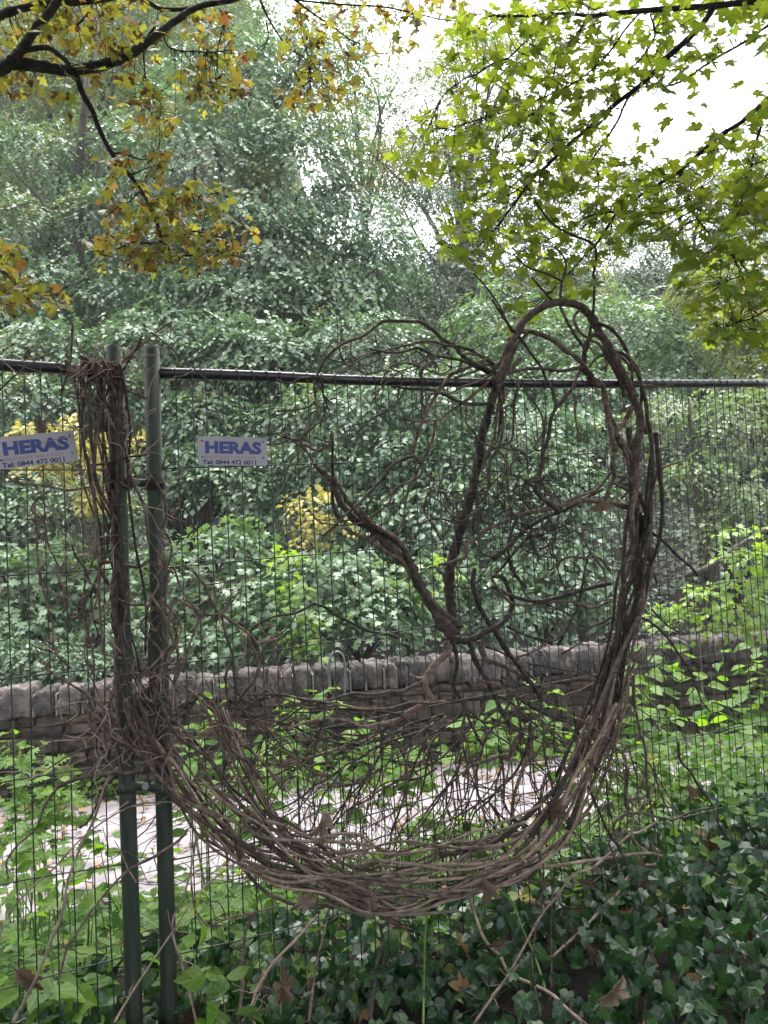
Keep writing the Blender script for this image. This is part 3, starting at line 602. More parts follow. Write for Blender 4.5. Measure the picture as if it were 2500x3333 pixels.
# ================================================================== SIGNS
def sign(tl, tr, bl, label, off, clip=False):
    TL, TR, BL = F(*tl, off), F(*tr, off), F(*bl, off)
    X = nrm(TR - TL); W = np.linalg.norm(TR - TL); Yv = TL - BL; Yv = Yv - (Yv @ X) * X; Hh = np.linalg.norm(Yv); Yv /= Hh; Z = np.cross(X, Yv)
    C = (TL + TR + BL + (BL + TR - TL)) / 4
    T = thing('sign', C, label, 'sign', 'signs on the mesh fence')
    T.matrix_world = Matrix.Translation(Vector(C.tolist())) @ Matrix(np.array([X, Yv, Z]).T.tolist()).to_4x4()
    def loc(name, v, t, q, m, par=T, sm=False):
        me = mesh(name, v, t, sm, q); me.materials.append(m); o = bpy.data.objects.new(name, me); link(o, par); return o
    # plate with clipped corners
    c = .004; a, b = W / 2, Hh / 2
    ring = [(-a + c, -b), (a - c, -b), (a, -b + c), (a, b - c), (a - c, b), (-a + c, b), (-a, b - c), (-a, -b + c)]
    v = np.array([(x, y, z) for z in (-.0015, .0015) for x, y in ring]); n = 8
    t = [(8, 8 + i, 8 + i + 1) for i in range(1, 7)] + [(0, i + 1, i) for i in range(1, 7)]
    q = [(i, (i + 1) % 8, 8 + (i + 1) % 8, 8 + i) for i in range(8)]
    loc('plate', v, np.array(t), np.array(q), M['plate'])
    def text(name, s, x0, x1, y0, y1, m, bold=0.0, z=.0019):
        cu = bpy.data.curves.new(name, 'FONT'); cu.body = s; cu.offset = bold; cu.extrude = 0; cu.resolution_u = 3
        to = bpy.data.objects.new(name + '_tmp', cu); COL.objects.link(to)
        dg = bpy.context.evaluated_depsgraph_get(); me = bpy.data.meshes.new_from_object(to.evaluated_get(dg))
        bpy.data.objects.remove(to); co = np.array([p.co[:] for p in me.vertices])
        mn, mx = co.min(0), co.max(0)
        X0, X1, Y0, Y1 = (x0 - .5) * W, (x1 - .5) * W, (.5 - y1) * Hh, (.5 - y0) * Hh
        for p in me.vertices:
            p.co = ((p.co[0] - mn[0]) / (mx[0] - mn[0]) * (X1 - X0) + X0, (p.co[1] - mn[1]) / (mx[1] - mn[1]) * (Y1 - Y0) + Y0, z)
        me.materials.clear(); me.materials.append(m)
        o = bpy.data.objects.new(name, me); link(o, T); return o
    text('large_lettering', 'HERAS', .10, .915, .16, .60, M['blue'], .055)
    text('red_lettering', 'READYFENCE HIRE & SALES', .08, .82, .67, .765, M['red'], -.004)
    text('telephone_lettering', 'Tel: 0844 472 0011', .06, .83, .81, .97, M['navy'], .03)
    text('registered_mark', '\u00ae', .935, .96, .13, .19, M['red'])
    for x, y in ((-.44, .34), (.44, .34), (-.44, -.22), (.44, -.22)):
        ang = np.linspace(0, 2 * PI, 10, endpoint=False)
        ri = np.array([(x * W + .0032 * math.cos(k), y * Hh + .0032 * math.sin(k), .0018) for k in ang] + [(x * W, y * Hh, .0045)])
        loc('rivet', ri, np.array([(i, (i + 1) % 10, 10) for i in range(10)]), None, M['galv'])
    return T
sign((643, 1419), (868, 1425), (645, 1514), 'small white sign with blue lettering on the right fence panel, hanging nearly level', .024)
sign((-20, 1425), (243, 1400), (-12, 1530), 'tilted white sign with blue lettering at the left edge, a leaf behind it', .024)
# ================================================================== VINES ON THE FENCE
ZN = {'A': (0, 0, .7535), 'B': (1250, 0, .7535), 'C': (0, 1050, .5425), 'D': (900, 900, .4822), 'E': (1600, 900, .5425), 'G': (0, 1850, .5425),
      'P': (800, 1850, .5425), 'I': (1600, 1850, .5425), 'J': (0, 2500, .5425), 'K': (800, 2500, .5425), 'L': (1600, 2500, .5425), 'Q': (450, 2250, .3617), 'T': (0, 2150, .422)}
def zp(z, pts):
    x0, y0, s = ZN[z]; return [(x0 + x * s, y0 + y * s) for x, y in pts]
def stem(px, r0, r1, off=.02, parent=None, m='vine', name='stem', sides=7, wob=.004, rough=.10, sub=6, spur=True, fg=False, off2=None):
    """px: traced points; r in photo pixels; off: metres in front of the wires"""
    n = len(px); ph = R.uniform(0, 9); f = FG if fg else F
    offs = np.linspace(off, off if off2 is None else off2, n) + .012 * np.sin(np.linspace(0, n * .9, n) + ph)
    P = np.array([f(x, y, o) for (x, y), o in zip(px, offs)]); d = np.linalg.norm(P - EYE, axis=1)
    P = P + R.normal(0, wob * .5, P.shape)
    r = np.linspace(r0, r1, n) * d / FPX
    o = obj(name, tube(P, r, sides, sub, rough * 1.35), M[m], parent, True)
    return P, r
def growtwigs(P, r, parent, n, lmin, lmax, m='vinedark', name='twig', rad=.0016, acc=None, droop=0):
    for _ in range(n):
        i = int(R.integers(1, len(P))); a = R.uniform(0, 2 * PI); L = R.uniform(lmin, lmax)
        d = H * math.cos(a) + UP * (math.sin(a) - droop) + FN * R.normal(0, .2); q = [P[i]]; k = R.integers(3, 6)
        for j in range(k):
            d = nrm(d + H * R.normal(0, .45) + UP * (R.normal(0, .45)) + FN * R.normal(0, .15)); q.append(q[-1] + d * L / k)
        gq = tube(q, np.linspace(rad * R.uniform(.8, 1.5), rad * .5, len(q)), 5, 3, .1)
        if acc is None: obj(name, gq, M[m], parent, True)
        else: acc.append(gq)

# ---- the old climber in the middle: thick stems from a knot in front of the wall
V1 = thing('climbing_vine', F(1480, 2100), 'thick dark old vine stems rising from a knot at the centre of the ring', 'vine')
def D_(px, r0, r1, m='vinedark', **k): return stem(zp(k.pop('z', 'D'), px), r0, r1, k.pop('off', .0), V1, m, **k)
twg = []
tr_ = D_([(1659, 330), (1600, 430), (1550, 560), (1500, 680), (1470, 780), (1440, 900), (1400, 1050), (1370, 1200), (1340, 1360), (1310, 1480), (1270, 1620), (1230, 1750), (1200, 1850), (1175, 1960), (1165, 2074), (1175, 2180), (1185, 2300), (1200, 2420)], 12, 17, off=-.03, sides=9, rough=.14)
D_([(375, 1040), (380, 1140), (385, 1250), (380, 1380), (385, 1500), (400, 1590), (440, 1660)], 4, 7)
D_([(250, 1260), (290, 1310), (350, 1350), (400, 1440), (430, 1520), (490, 1600), (550, 1660), (620, 1700), (700, 1760), (760, 1830), (830, 1890), (900, 1960), (950, 2050), (1000, 2140), (1060, 2230), (1120, 2330), (1190, 2420)], 6, 20, m='vine', sides=9, rough=.2, off=.01)
D_([(380, 1360), (430, 1440), (500, 1530), (560, 1600), (600, 1660), (680, 1720), (770, 1770), (850, 1830), (900, 1920), (940, 2030), (1010, 2150), (1120, 2270), (1250, 2360)], 5, 10, off=.03, m='vine', rough=.2)
D_([(460, 1700), (540, 1745), (620, 1770), (700, 1830), (770, 1880), (850, 1930), (900, 2010)], 5, 8, off=.02, m='vine')
D_([(560, 1560), (620, 1640), (700, 1700), (800, 1760), (870, 1840), (880, 1930), (930, 2020)], 6, 9, off=.03, m='vine', rough=.25)
D_([(1100, 1945), (1200, 1920), (1270, 1895), (1290, 1820), (1330, 1780), (1420, 1710), (1520, 1660), (1659, 1610), (1820, 1570), (1960, 1545), (2080, 1510), (2260, 1530), (2420, 1565)], 5, 9, m='vine', off=.02, sides=8)
D_([(1181, 440), (1240, 430), (1330, 430), (1390, 410), (1430, 380), (1500, 350), (1560, 300), (1600, 200), (1580, 130), (1540, 60), (1480, 45)], 12, 6, z='P', m='vinedark', sides=8)
D_([(1200, 440), (1210, 500), (1160, 550), (1110, 610), (1080, 680), (1090, 740), (1120, 790), (1050, 830), (980, 870), (920, 910), (800, 935), (700, 950), (600, 915), (480, 910), (350, 930), (250, 960)], 12, 3.5, z='P', m='vine', off=.03)
D_([(1070, 680), (1000, 710), (930, 740), (850, 740), (760, 755), (640, 760), (520, 785), (400, 800), (280, 770), (150, 755), (0, 760)], 7, 3, z='P', m='vine', off=.03)
D_([(1370, 0), (1360, 100), (1400, 220), (1450, 310), (1500, 400), (1560, 490), (1620, 570), (1659, 620), (1720, 700), (1780, 790)], 8, 7, z='P', off=.0)
D_([(1400, 440), (1440, 540), (1500, 570), (1600, 610), (1700, 680), (1800, 720)], 10, 5, z='P', m='vine')
D_([(1340, 440), (1380, 560), (1450, 680), (1500, 790), (1560, 900), (1640, 980)], 9, 6, z='P')
D_([(1250, 440), (1270, 560), (1250, 700), (1300, 800), (1340, 930), (1420, 1060)], 7, 4, z='P')
D_([(980, 640), (1040, 655), (1090, 650)], 3.5, 4.5, z='P', m='twig')
D_([(400, 215), (480, 240), (560, 290), (660, 350), (750, 385), (860, 400), (910, 420)], 4, 5, z='P')
D_([(400, 215), (300, 270), (160, 300), (60, 350), (30, 400), (60, 460), (90, 560), (40, 680), (0, 740), (-60, 830)], 4, 4, z='P')
D_([(60, 460), (130, 440), (240, 370), (300, 280)], 3, 2, z='P')
D_([(1659, 980), (1620, 1050), (1580, 1120), (1500, 1130), (1440, 1150), (1350, 1190), (1300, 1250)], 9, 4, z='P', m='vine')
D_([(1720, 980), (1690, 1130), (1640, 1260), (1600, 1400), (1590, 1560)], 7, 4, z='P', m='vine')
D_([(1690, 2100), (1600, 2000), (1560, 1850), (1590, 1700), (1659, 1560)], 6, 5)
D_([(0, 1690), (100, 1620), (200, 1520), (330, 1440), (420, 1400), (560, 1330), (660, 1270)], 9, 4, z='E')
D_([(0, 1800), (60, 1750), (150, 1640), (240, 1540)], 6, 4, z='E')
D_([(0, 110), (120, 170), (260, 200), (380, 180), (500, 140), (640, 105), (720, 90)], 6, 7, z='I')
D_([(0, 60), (70, 170), (120, 200), (200, 220), (330, 205), (480, 200), (600, 230), (700, 200)], 5, 4.5, z='I', m='vine')
D_([(90, 345), (180, 390), (260, 420), (380, 430), (440, 370), (500, 270), (540, 150), (560, 0), (600, -130)], 4, 3, z='I')
D_([(0, 340), (60, 440), (120, 530), (180, 600), (260, 670)], 8, 4, z='I')
D_([(330, 210), (460, 280), (560, 350), (650, 330), (720, 290)], 3, 3, z='I')
# ---- thin arching stems above and below the rail
V2 = thing('vine_fan', F(1600, 1240), 'fan of thin bare vine stems arching over the black rail left of the tall arch', 'vine')
def A_(px, r0, r1, **k): return stem(zp(k.pop('z', 'D'), px), r0, r1, k.pop('off', .03), V2, k.pop('m', 'vine'), **k)
segs = [A_([(250, 700), (290, 640), (330, 560), (400, 490), (480, 440), (580, 400), (660, 345), (720, 300), (800, 302), (900, 308), (985, 315), (1060, 370), (1130, 420), (1200, 470), (1250, 520), (1310, 570), (1380, 600), (1450, 640)], 4, 7),
 A_([(1120, 465), (1200, 470), (1300, 500), (1400, 550), (1470, 600)], 4, 6),
 A_([(620, 490), (700, 510), (800, 520), (880, 500), (960, 480), (1060, 520), (1150, 550), (1240, 560), (1330, 600), (1440, 650)], 3, 5),
 A_([(310, 500), (350, 560), (450, 575), (520, 610), (600, 660)], 3.2, 2),
 A_([(1420, 560), (1300, 610), (1190, 665), (1120, 740), (1040, 860), (1000, 940), (960, 1030), (930, 1150), (915, 1190), (920, 1220)], 5, 8, m='vine'),
 A_([(920, 1210), (860, 1225), (780, 1270), (730, 1340), (650, 1430), (560, 1530), (480, 1600), (430, 1650), (380, 1690), (300, 1760)], 6, 3.5),
 A_([(830, 960), (900, 970), (1070, 970), (1180, 900), (1290, 830), (1430, 720), (1560, 640), (1659, 560)], 3, 6),
 A_([(1070, 970), (1060, 1080), (1010, 1200), (950, 1320), (920, 1370), (840, 1400), (790, 1440), (760, 1530), (690, 1590), (620, 1640)], 4.5, 3),
 A_([(235, 1600), (290, 1660), (380, 1680), (480, 1680), (600, 1660), (640, 1640)], 2.5, 3),
 A_([(970, 1680), (1050, 1640), (1150, 1640), (1230, 1660), (1330, 1600), (1420, 1540)], 3, 3),
 A_([(1280, 870), (1280, 980), (1330, 1050), (1390, 1130), (1460, 1150), (1530, 1210), (1550, 1290), (1560, 1400)], 3, 4),
 A_([(1480, 700), (1500, 800), (1490, 950), (1470, 1080), (1430, 1180), (1400, 1260)], 5, 4.5),
 A_([(1470, 640), (1530, 760), (1520, 900), (1530, 1030), (1500, 1150), (1440, 1260), (1430, 1420), (1400, 1540)], 5, 4),
 A_([(0, 910), (100, 900), (200, 880), (270, 840)], 3, 3), A_([(0, 1140), (90, 1100), (180, 1090), (270, 1000)], 3, 3),
 A_([(180, 1130), (270, 1170), (330, 1160), (360, 1120), (375, 1050)], 4.5, 4), A_([(0, 1060), (60, 1090), (150, 1110), (200, 1170), (240, 1240)], 3, 5),
 A_([(255, 700), (270, 800), (275, 900), (240, 1000), (190, 1080), (160, 1180), (150, 1240)], 5, 4), A_([(300, 700), (310, 800), (350, 880), (380, 980)], 3, 2),
 A_([(0, 700), (90, 710), (170, 685), (250, 690), (300, 680)], 4, 3),
 A_([(430, 660), (560, 560), (640, 540), (740, 500), (900, 460), (1000, 435), (1110, 450)], 3, 4),
 A_([(1110, 470), (1060, 560), (980, 640), (990, 730), (975, 850), (1000, 900), (980, 1000), (940, 1100)], 5, 5), A_([(880, 590), (940, 600), (990, 650)], 3, 3),
 A_([(640, 800), (720, 740), (820, 650), (930, 600), (1010, 560)], 2.5, 2.5), A_([(700, 720), (760, 620), (860, 580), (960, 600), (1100, 660), (1200, 650)], 3, 3),
 A_([(780, 740), (900, 755), (1040, 765), (1150, 800), (1250, 845), (1350, 865), (1430, 850), (1470, 800)], 4.5, 6),
 A_([(1470, 640), (1380, 700), (1260, 740), (1180, 790), (1100, 790)], 4, 3), A_([(1200, 690), (1330, 640), (1430, 590)], 4, 5),
 A_([(1250, 520), (1330, 520), (1420, 560), (1480, 640)], 4, 5), A_([(1180, 530), (1180, 610), (1120, 660), (1050, 640)], 2.5, 2.5),
 A_([(660, 400), (690, 500), (690, 560), (600, 600)], 2.5, 1.5), A_([(500, 440), (500, 520), (530, 560), (460, 590)], 2.5, 1.5),
 A_([(650, 830), (760, 700), (850, 660)], 2, 2), A_([(540, 1060), (660, 960), (800, 870), (880, 740)], 2.2, 2.5),
 A_([(1000, 1330), (1060, 1400), (1010, 1500), (1000, 1600), (1060, 1690), (1110, 1780)], 3, 3), A_([(900, 1200), (960, 1250), (980, 1340), (900, 1400), (870, 1550), (840, 1680), (760, 1760)], 4, 3)]
for _ in range(44):                               # thin curling stems that fill the upper ring
    x, y = R.uniform(1060, 1980), R.uniform(1280, 2150); a = R.uniform(0, 6.3); c_ = R.choice((-1, 1)) * R.uniform(.1, .4); px = []
    for j in range(int(R.integers(5, 10))):
        px.append((x, y)); a += c_ + R.normal(0, .25); x += math.cos(a) * 62; y += math.sin(a) * 62
        if y < 1150 or y > 2250 or x > 2060 or x < 1000: break
    if len(px) > 3: segs.append(A_(px, R.uniform(1.8, 3.4), R.uniform(1.2, 2.2), off=R.uniform(-.05, .05), m='vine' if R.random() < .5 else 'vinedark'))
acc = []
for P, r in segs: growtwigs(P, r, V2, 4, .05, .20, acc=acc, rad=.0017)
tag(obj('fine_twigs', join(acc), M['vinedark'], V2, True), kind='stuff')
# ---- the tall arch and its companions, then the ring
V3 = thing('vine_arch', F(2050, 2000), 'tall arch of thick twisted vine stems forming the right side of the ring', 'vine')
def E_(px, r0, r1, **k): return stem(zp(k.pop('z', 'E'), px), r0, r1, k.pop('off', .03), V3, k.pop('m', 'vine'), **k)
es = [E_([(20, 640), (60, 570), (90, 470), (130, 380), (180, 290), (240, 220), (310, 180), (400, 155), (480, 160), (540, 190), (600, 250), (650, 330), (700, 410), (740, 490), (780, 570), (820, 650), (850, 730), (880, 800), (890, 900), (880, 1000), (860, 1200), (850, 1400), (860, 1600), (860, 1843)], 11, 13, sides=9, rough=.12, off=.03, sub=5),
 E_([(0, 620), (80, 590), (180, 560), (300, 555), (420, 565), (500, 550), (560, 540)], 4.5, 6.5), E_([(100, 380), (160, 340), (230, 330), (310, 350), (380, 390), (440, 440), (500, 480), (550, 530), (600, 600), (660, 650), (680, 720), (700, 850), (720, 950), (740, 1050)], 7, 9),
 E_([(0, 760), (60, 640), (120, 500), (150, 420), (220, 340), (260, 330)], 7, 4), E_([(0, 570), (60, 500), (110, 400), (160, 340)], 5, 6),
 E_([(540, 190), (500, 240), (500, 290), (540, 350), (600, 380), (650, 420), (690, 500), (680, 560)], 4.5, 3.5), E_([(640, 280), (710, 310), (770, 370), (800, 430), (830, 500), (870, 560), (900, 650), (930, 760), (930, 860), (950, 950), (965, 1100), (960, 1300), (955, 1500), (940, 1700)], 5, 8),
 E_([(740, 450), (800, 470), (850, 530), (880, 600), (900, 680), (890, 800), (930, 950)], 5, 6), E_([(820, 450), (840, 540), (850, 640), (880, 720)], 5, 4),
 E_([(410, 170), (440, 240), (480, 320), (520, 390), (550, 430), (560, 520), (520, 590), (490, 660), (430, 740), (380, 800)], 4, 6), E_([(650, 350), (600, 360), (560, 420), (550, 500)], 6, 6),
 E_([(370, 690), (385, 780), (360, 850), (340, 960), (310, 1050), (300, 1150), (270, 1260), (300, 1320), (370, 1380), (400, 1410)], 5, 8), E_([(330, 830), (310, 960), (300, 1060)], 4, 5),
 E_([(160, 620), (150, 690), (130, 760), (135, 860), (120, 980), (60, 1010), (0, 1040)], 5, 3), E_([(140, 760), (60, 800), (0, 830)], 4, 3), E_([(30, 640), (60, 720), (50, 860), (30, 980), (0, 1010)], 6, 3),
 E_([(240, 730), (300, 830), (300, 930), (260, 1030), (290, 1050)], 3, 3), E_([(520, 700), (495, 790), (510, 900), (540, 980)], 4, 2),
 E_([(730, 960), (760, 910), (800, 880), (815, 830), (850, 780)], 9, 9), E_([(740, 930), (780, 1000), (830, 1080), (860, 1200), (850, 1330)], 11, 9), E_([(680, 690), (700, 800), (740, 900), (770, 990), (810, 1080), (830, 1180)], 6, 6),
 E_([(560, 560), (600, 600), (590, 620), (620, 650), (680, 660)], 11, 8), E_([(680, 570), (690, 490), (700, 480), (710, 500), (690, 530), (660, 560)], 3, 3), E_([(590, 540), (640, 480), (720, 470), (780, 490), (850, 580)], 4, 4),
 E_([(800, 640), (880, 650), (950, 655), (1000, 660), (1080, 655), (1110, 640)], 3.5, 2.5), E_([(880, 650), (940, 670), (990, 665)], 3, 2),
 E_([(720, 1180), (640, 1270), (560, 1310), (470, 1340), (420, 1380)], 5, 5), E_([(860, 1195), (960, 1165), (1050, 1135), (1150, 1110)], 5, 3),
 E_([(960, 1540), (1040, 1600), (1120, 1680), (1200, 1740), (1240, 1800)], 5, 4, m='vinedark', off=-.03), E_([(560, 1500), (550, 1560), (620, 1680), (670, 1760), (690, 1843)], 4.5, 3.5), E_([(350, 1770), (450, 1690), (570, 1690), (650, 1700), (720, 1780)], 3.5, 3),
 E_([(740, 1050), (720, 1130), (740, 1200), (700, 1290), (670, 1370)], 8, 6), E_([(660, 360), (700, 480), (760, 600), (800, 720)], 6, 7), E_([(990, 1843), (980, 1780), (900, 1700), (830, 1700), (780, 1760)], 4, 3),
 E_([(760, 1200), (820, 1215), (820, 1290), (780, 1330)], 5, 4), E_([(740, 1240), (800, 1270), (860, 1305)], 4, 3), E_([(790, 1250), (850, 1260), (900, 1340), (940, 1500), (930, 1650)], 6, 6),
 E_([(620, 0), (610, 100), (605, 220), (590, 320), (570, 420), (550, 500)], 3.5, 5, m='vinedark'), E_([(0, 140), (60, 220), (120, 310), (180, 380), (240, 470), (290, 540), (330, 620), (370, 690)], 3.5, 4.5, m='vinedark'),
 E_([(240, 0), (300, 70), (380, 150), (420, 180)], 3, 4, m='vinedark'), E_([(420, 160), (420, 60), (440, -80), (380, -180)], 4, 3, m='vinedark'),
 stem(zp('B', [(650, 870), (700, 930), (740, 970), (820, 1020), (880, 1040), (915, 1090), (905, 1200)]), 3, 4, .02, V3, 'vinedark'),
 stem(zp('B', [(560, 1100), (620, 1150), (700, 1180), (770, 1215)]), 2.5, 4, .02, V3, 'vine'), stem(zp('B', [(390, 1180), (450, 1250), (500, 1330), (540, 1410), (570, 1460)]), 2.5, 3.5, .02, V3, 'vinedark')]
CL = np.array([(1395, 880), (1402, 960), (1400, 1040), (1395, 1110), (1392, 1180), (1380, 1260), (1362, 1340), (1340, 1430), (1312, 1520), (1280, 1600), (1240, 1690), (1185, 1775), (1120, 1830), (1040, 1870), (960, 1893), (880, 1903), (800, 1900), (720, 1886), (640, 1862), (560, 1822), (500, 1775), (440, 1722), (395, 1665), (350, 1600), (318, 1550), (290, 1500)], float) * 1.507
CLW = np.interp(np.arange(len(CL)), [0, 3, 6, 8, 10, 12, 15, 18, 20, 23, 25], [56, 70, 66, 62, 62, 82, 112, 108, 88, 76, 92])
def strand(cl, wd, s0, s1, base, parent, r0, r1, off, m, amp=.35, name='stem', fr=1.0, fg=False):
    k = np.linspace(s0, s1, max(4, int((s1 - s0) * 1.1))); i = np.arange(len(cl))
    x, y, w_ = np.interp(k, i, cl[:, 0]), np.interp(k, i, cl[:, 1]), np.interp(k, i, wd)
    sm = catmull(cl, 6); tx = np.gradient(sm, axis=0); kk = np.linspace(0, len(cl) - 1, len(sm))
    x, y = np.interp(k, kk, sm[:, 0]), np.interp(k, kk, sm[:, 1]); t0, t1 = np.interp(k, kk, tx[:, 0]), np.interp(k, kk, tx[:, 1])
    l = np.hypot(t0, t1) + 1e-9; nx_, ny_ = -t1 / l, t0 / l
    ph = R.uniform(0, 6.3, 4)
    o = base + amp * np.sin(k * fr * R.uniform(.35, .8) + ph[0]) + .18 * np.sin(k * fr * 1.7 + ph[1]) + R.normal(0, .07, len(k))
    px = np.stack([x + nx_ * o * w_, y + ny_ * o * w_], -1)
    of = off + .022 * np.sin(k * .9 + ph[2]) + .01 * np.sin(k * 2.1 + ph[3])
    P = np.array([F(a, b, c) for (a, b), c in zip(px, of)]); d = np.linalg.norm(P - EYE, axis=1)
    r = np.linspace(r0, r1, len(k)) * d / FPX
    obj(name, tube(P, r, 7, 5, .13), M[m], parent, True); return P, r
sr = []
for j in range(15):                               # right upright side
    s0 = R.uniform(0, 5); s1 = s0 + R.uniform(5, 11)
    sr.append(strand(CL, CLW, s0, min(s1, 25), R.uniform(-.75, .75), V3, R.uniform(4, 8.5), R.uniform(3.5, 6.5), R.uniform(0, .10), 'vine' if R.random() < .45 else 'vinedark'))
V4 = thing('vine_ring', F(1300, 2880), 'bundle of long pale brown vine stems sweeping along the bottom of the ring', 'vine')
for j in range(26):
    s0 = R.uniform(6.5, 14.5); s1 = R.uniform(19, 25) if R.random() < .7 else s0 + R.uniform(4, 9)
    sr.append(strand(CL, CLW, s0, min(s1, 25), R.uniform(-.8, .8), V4, R.uniform(3, 5.6), R.uniform(3, 5.6), R.uniform(0, .10), 'vine' if R.random() < .3 else 'twig'))
for j in range(9):                                # left lower quarter, thick and dark
    s0 = R.uniform(15, 19.5); sr.append(strand(CL, CLW, s0, 25, R.uniform(-.7, .9), V4, R.uniform(2.5, 5), R.uniform(4, 7), R.uniform(0, .08), 'vine'))
for j in range(9):                                # stems that leave the ring up towards its inside left
    c = np.array([(1659, 800), (1450, 700), (1200, 500), (900, 250), (600, 0)], float) * (1, 1) ; 
    a = R.uniform(-120, 120); px = [(800 + x * .5425 + a * .5, 2500 + y * .5425 + a * .4 + R.normal(0, 12)) for x, y in [(900, 880), (700, 790), (480, 640), (250, 430), (80, 200), (-90, -120), (-200, -380)]]
    sr.append(stem(px[int(R.integers(0, 2)):], 4, R.uniform(2.5, 4), R.uniform(0, .05), V4, 'twig' if R.random() < .6 else 'vine'))
acc = []
for P, r in sr: growtwigs(P, r, V4, 3, .04, .16, acc=acc, rad=.0018)
tag(obj('fine_twigs', join(acc), M['twig'], V4, True), kind='stuff')
# ---- vines hanging on the left posts
V5 = thing('hanging_vine', F(390, 2350), 'bundle of vines hanging over the rail and down the left metal post', 'vine')
hs_ = []
for j in range(21):
    xt = R.uniform(244, 392); side = (xt - 250) / 135; xb_ = 0
    ytop = 1192 + R.uniform(-20, 10); xb = 315 + side * 75 + R.normal(0, 32); xe = R.uniform(330, 560)
    px = [(xt - R.uniform(-4, 10), ytop + 45), (xt, ytop), (xt + R.uniform(2, 12), ytop + 30), (xt * .75 + xb * .25 + R.normal(0, 16), 1380 + R.normal(0, 20)), (xt * .5 + xb * .5 + R.normal(0, 14), 1560), (xb + R.normal(0, 16), 1760 + R.normal(0, 20)),
          (xb + R.normal(0, 20), 1950), (xb + 14 + R.normal(0, 24), 2130), (xb + 40 + R.normal(0, 28), 2300)]
    if R.random() < .55: px += [((xb + xe) / 2 + 25, 2430), (xe, 2570)]
    px = px[:int(R.integers(6, len(px) + 1))]
    hs_.append(stem(px, R.uniform(2.4, 5), R.uniform(1.8, 3.8), R.uniform(.0, .09), V5, 'vine' if R.random() < .75 else 'vinedark', wob=.01))
for j in range(7):                                # stems climbing the right hand post
    xt = R.uniform(470, 560); y0 = R.uniform(1480, 2000); px = [(xt + R.normal(0, 22) + (yy - 1500) * .03, yy) for yy in np.arange(y0, R.uniform(2250, 2600), 95)]
    if len(px) > 3: hs_.append(stem(px, R.uniform(2.5, 4.5), R.uniform(2.5, 5), R.uniform(.0, .08), V5, 'vine', wob=.01))
for px, r0, r1 in [([(395, 230), (420, 270), (460, 320), (490, 340)], 6, 7), ([(440, 0), (430, 150), (420, 260), (380, 360), (370, 430)], 3.5, 3), ([(470, 200), (520, 230), (560, 300), (600, 420), (680, 560), (740, 640)], 7, 4), ([(480, 340), (500, 260), (520, 220), (490, 200)], 7, 5),
                   ([(570, 230), (640, 330), (690, 420), (700, 470)], 5, 5), ([(620, 240), (660, 290), (700, 380), (720, 520), (710, 620)], 6, 5), ([(645, 235), (690, 280), (725, 380), (730, 520), (760, 740), (780, 1000)], 6, 6),
                   ([(730, 240), (800, 190), (870, 120), (950, 50), (1040, 0)], 4, 2.5), ([(740, 280), (780, 220), (830, 150), (850, 80)], 4, 3), ([(900, 60), (960, 90), (1050, 180), (1180, 290), (1300, 400), (1330, 440)], 2.5, 1.5),
                   ([(0, 400), (100, 310), (200, 230), (330, 170)], 2.5, 1.5), ([(720, 370), (800, 420), (880, 460)], 2.5, 2), ([(750, 500), (800, 620), (830, 800)], 3, 2.5), ([(560, 850), (700, 830), (780, 810), (900, 790)], 4, 3), ([(770, 830), (800, 950), (860, 1100), (900, 1300)], 4.5, 4.5),
                   ([(0, 900), (120, 960), (260, 980), (400, 1000), (540, 990)], 3.5, 3), ([(300, 1000), (220, 1060), (200, 1130), (260, 1190)], 3, 3.5), ([(210, 1090), (220, 1250), (230, 1400), (240, 1560)], 3.5, 3), ([(150, 1180), (260, 1200), (290, 1330), (360, 1480), (420, 1560)], 3, 2.5),
                   ([(590, 1440), (700, 1440), (830, 1465), (880, 1430), (950, 1460), (1040, 1500)], 5, 4), ([(990, 1030), (1000, 1150), (960, 1300), (1010, 1450)], 4, 4), ([(880, 900), (940, 960), (990, 1060), (1040, 1210)], 5, 3), ([(430, 1330), (460, 1400), (500, 1480), (540, 1560)], 3, 3)]:
    hs_.append(stem(zp('C', px), r0, r1, R.uniform(.02, .08), V5, 'vine'))
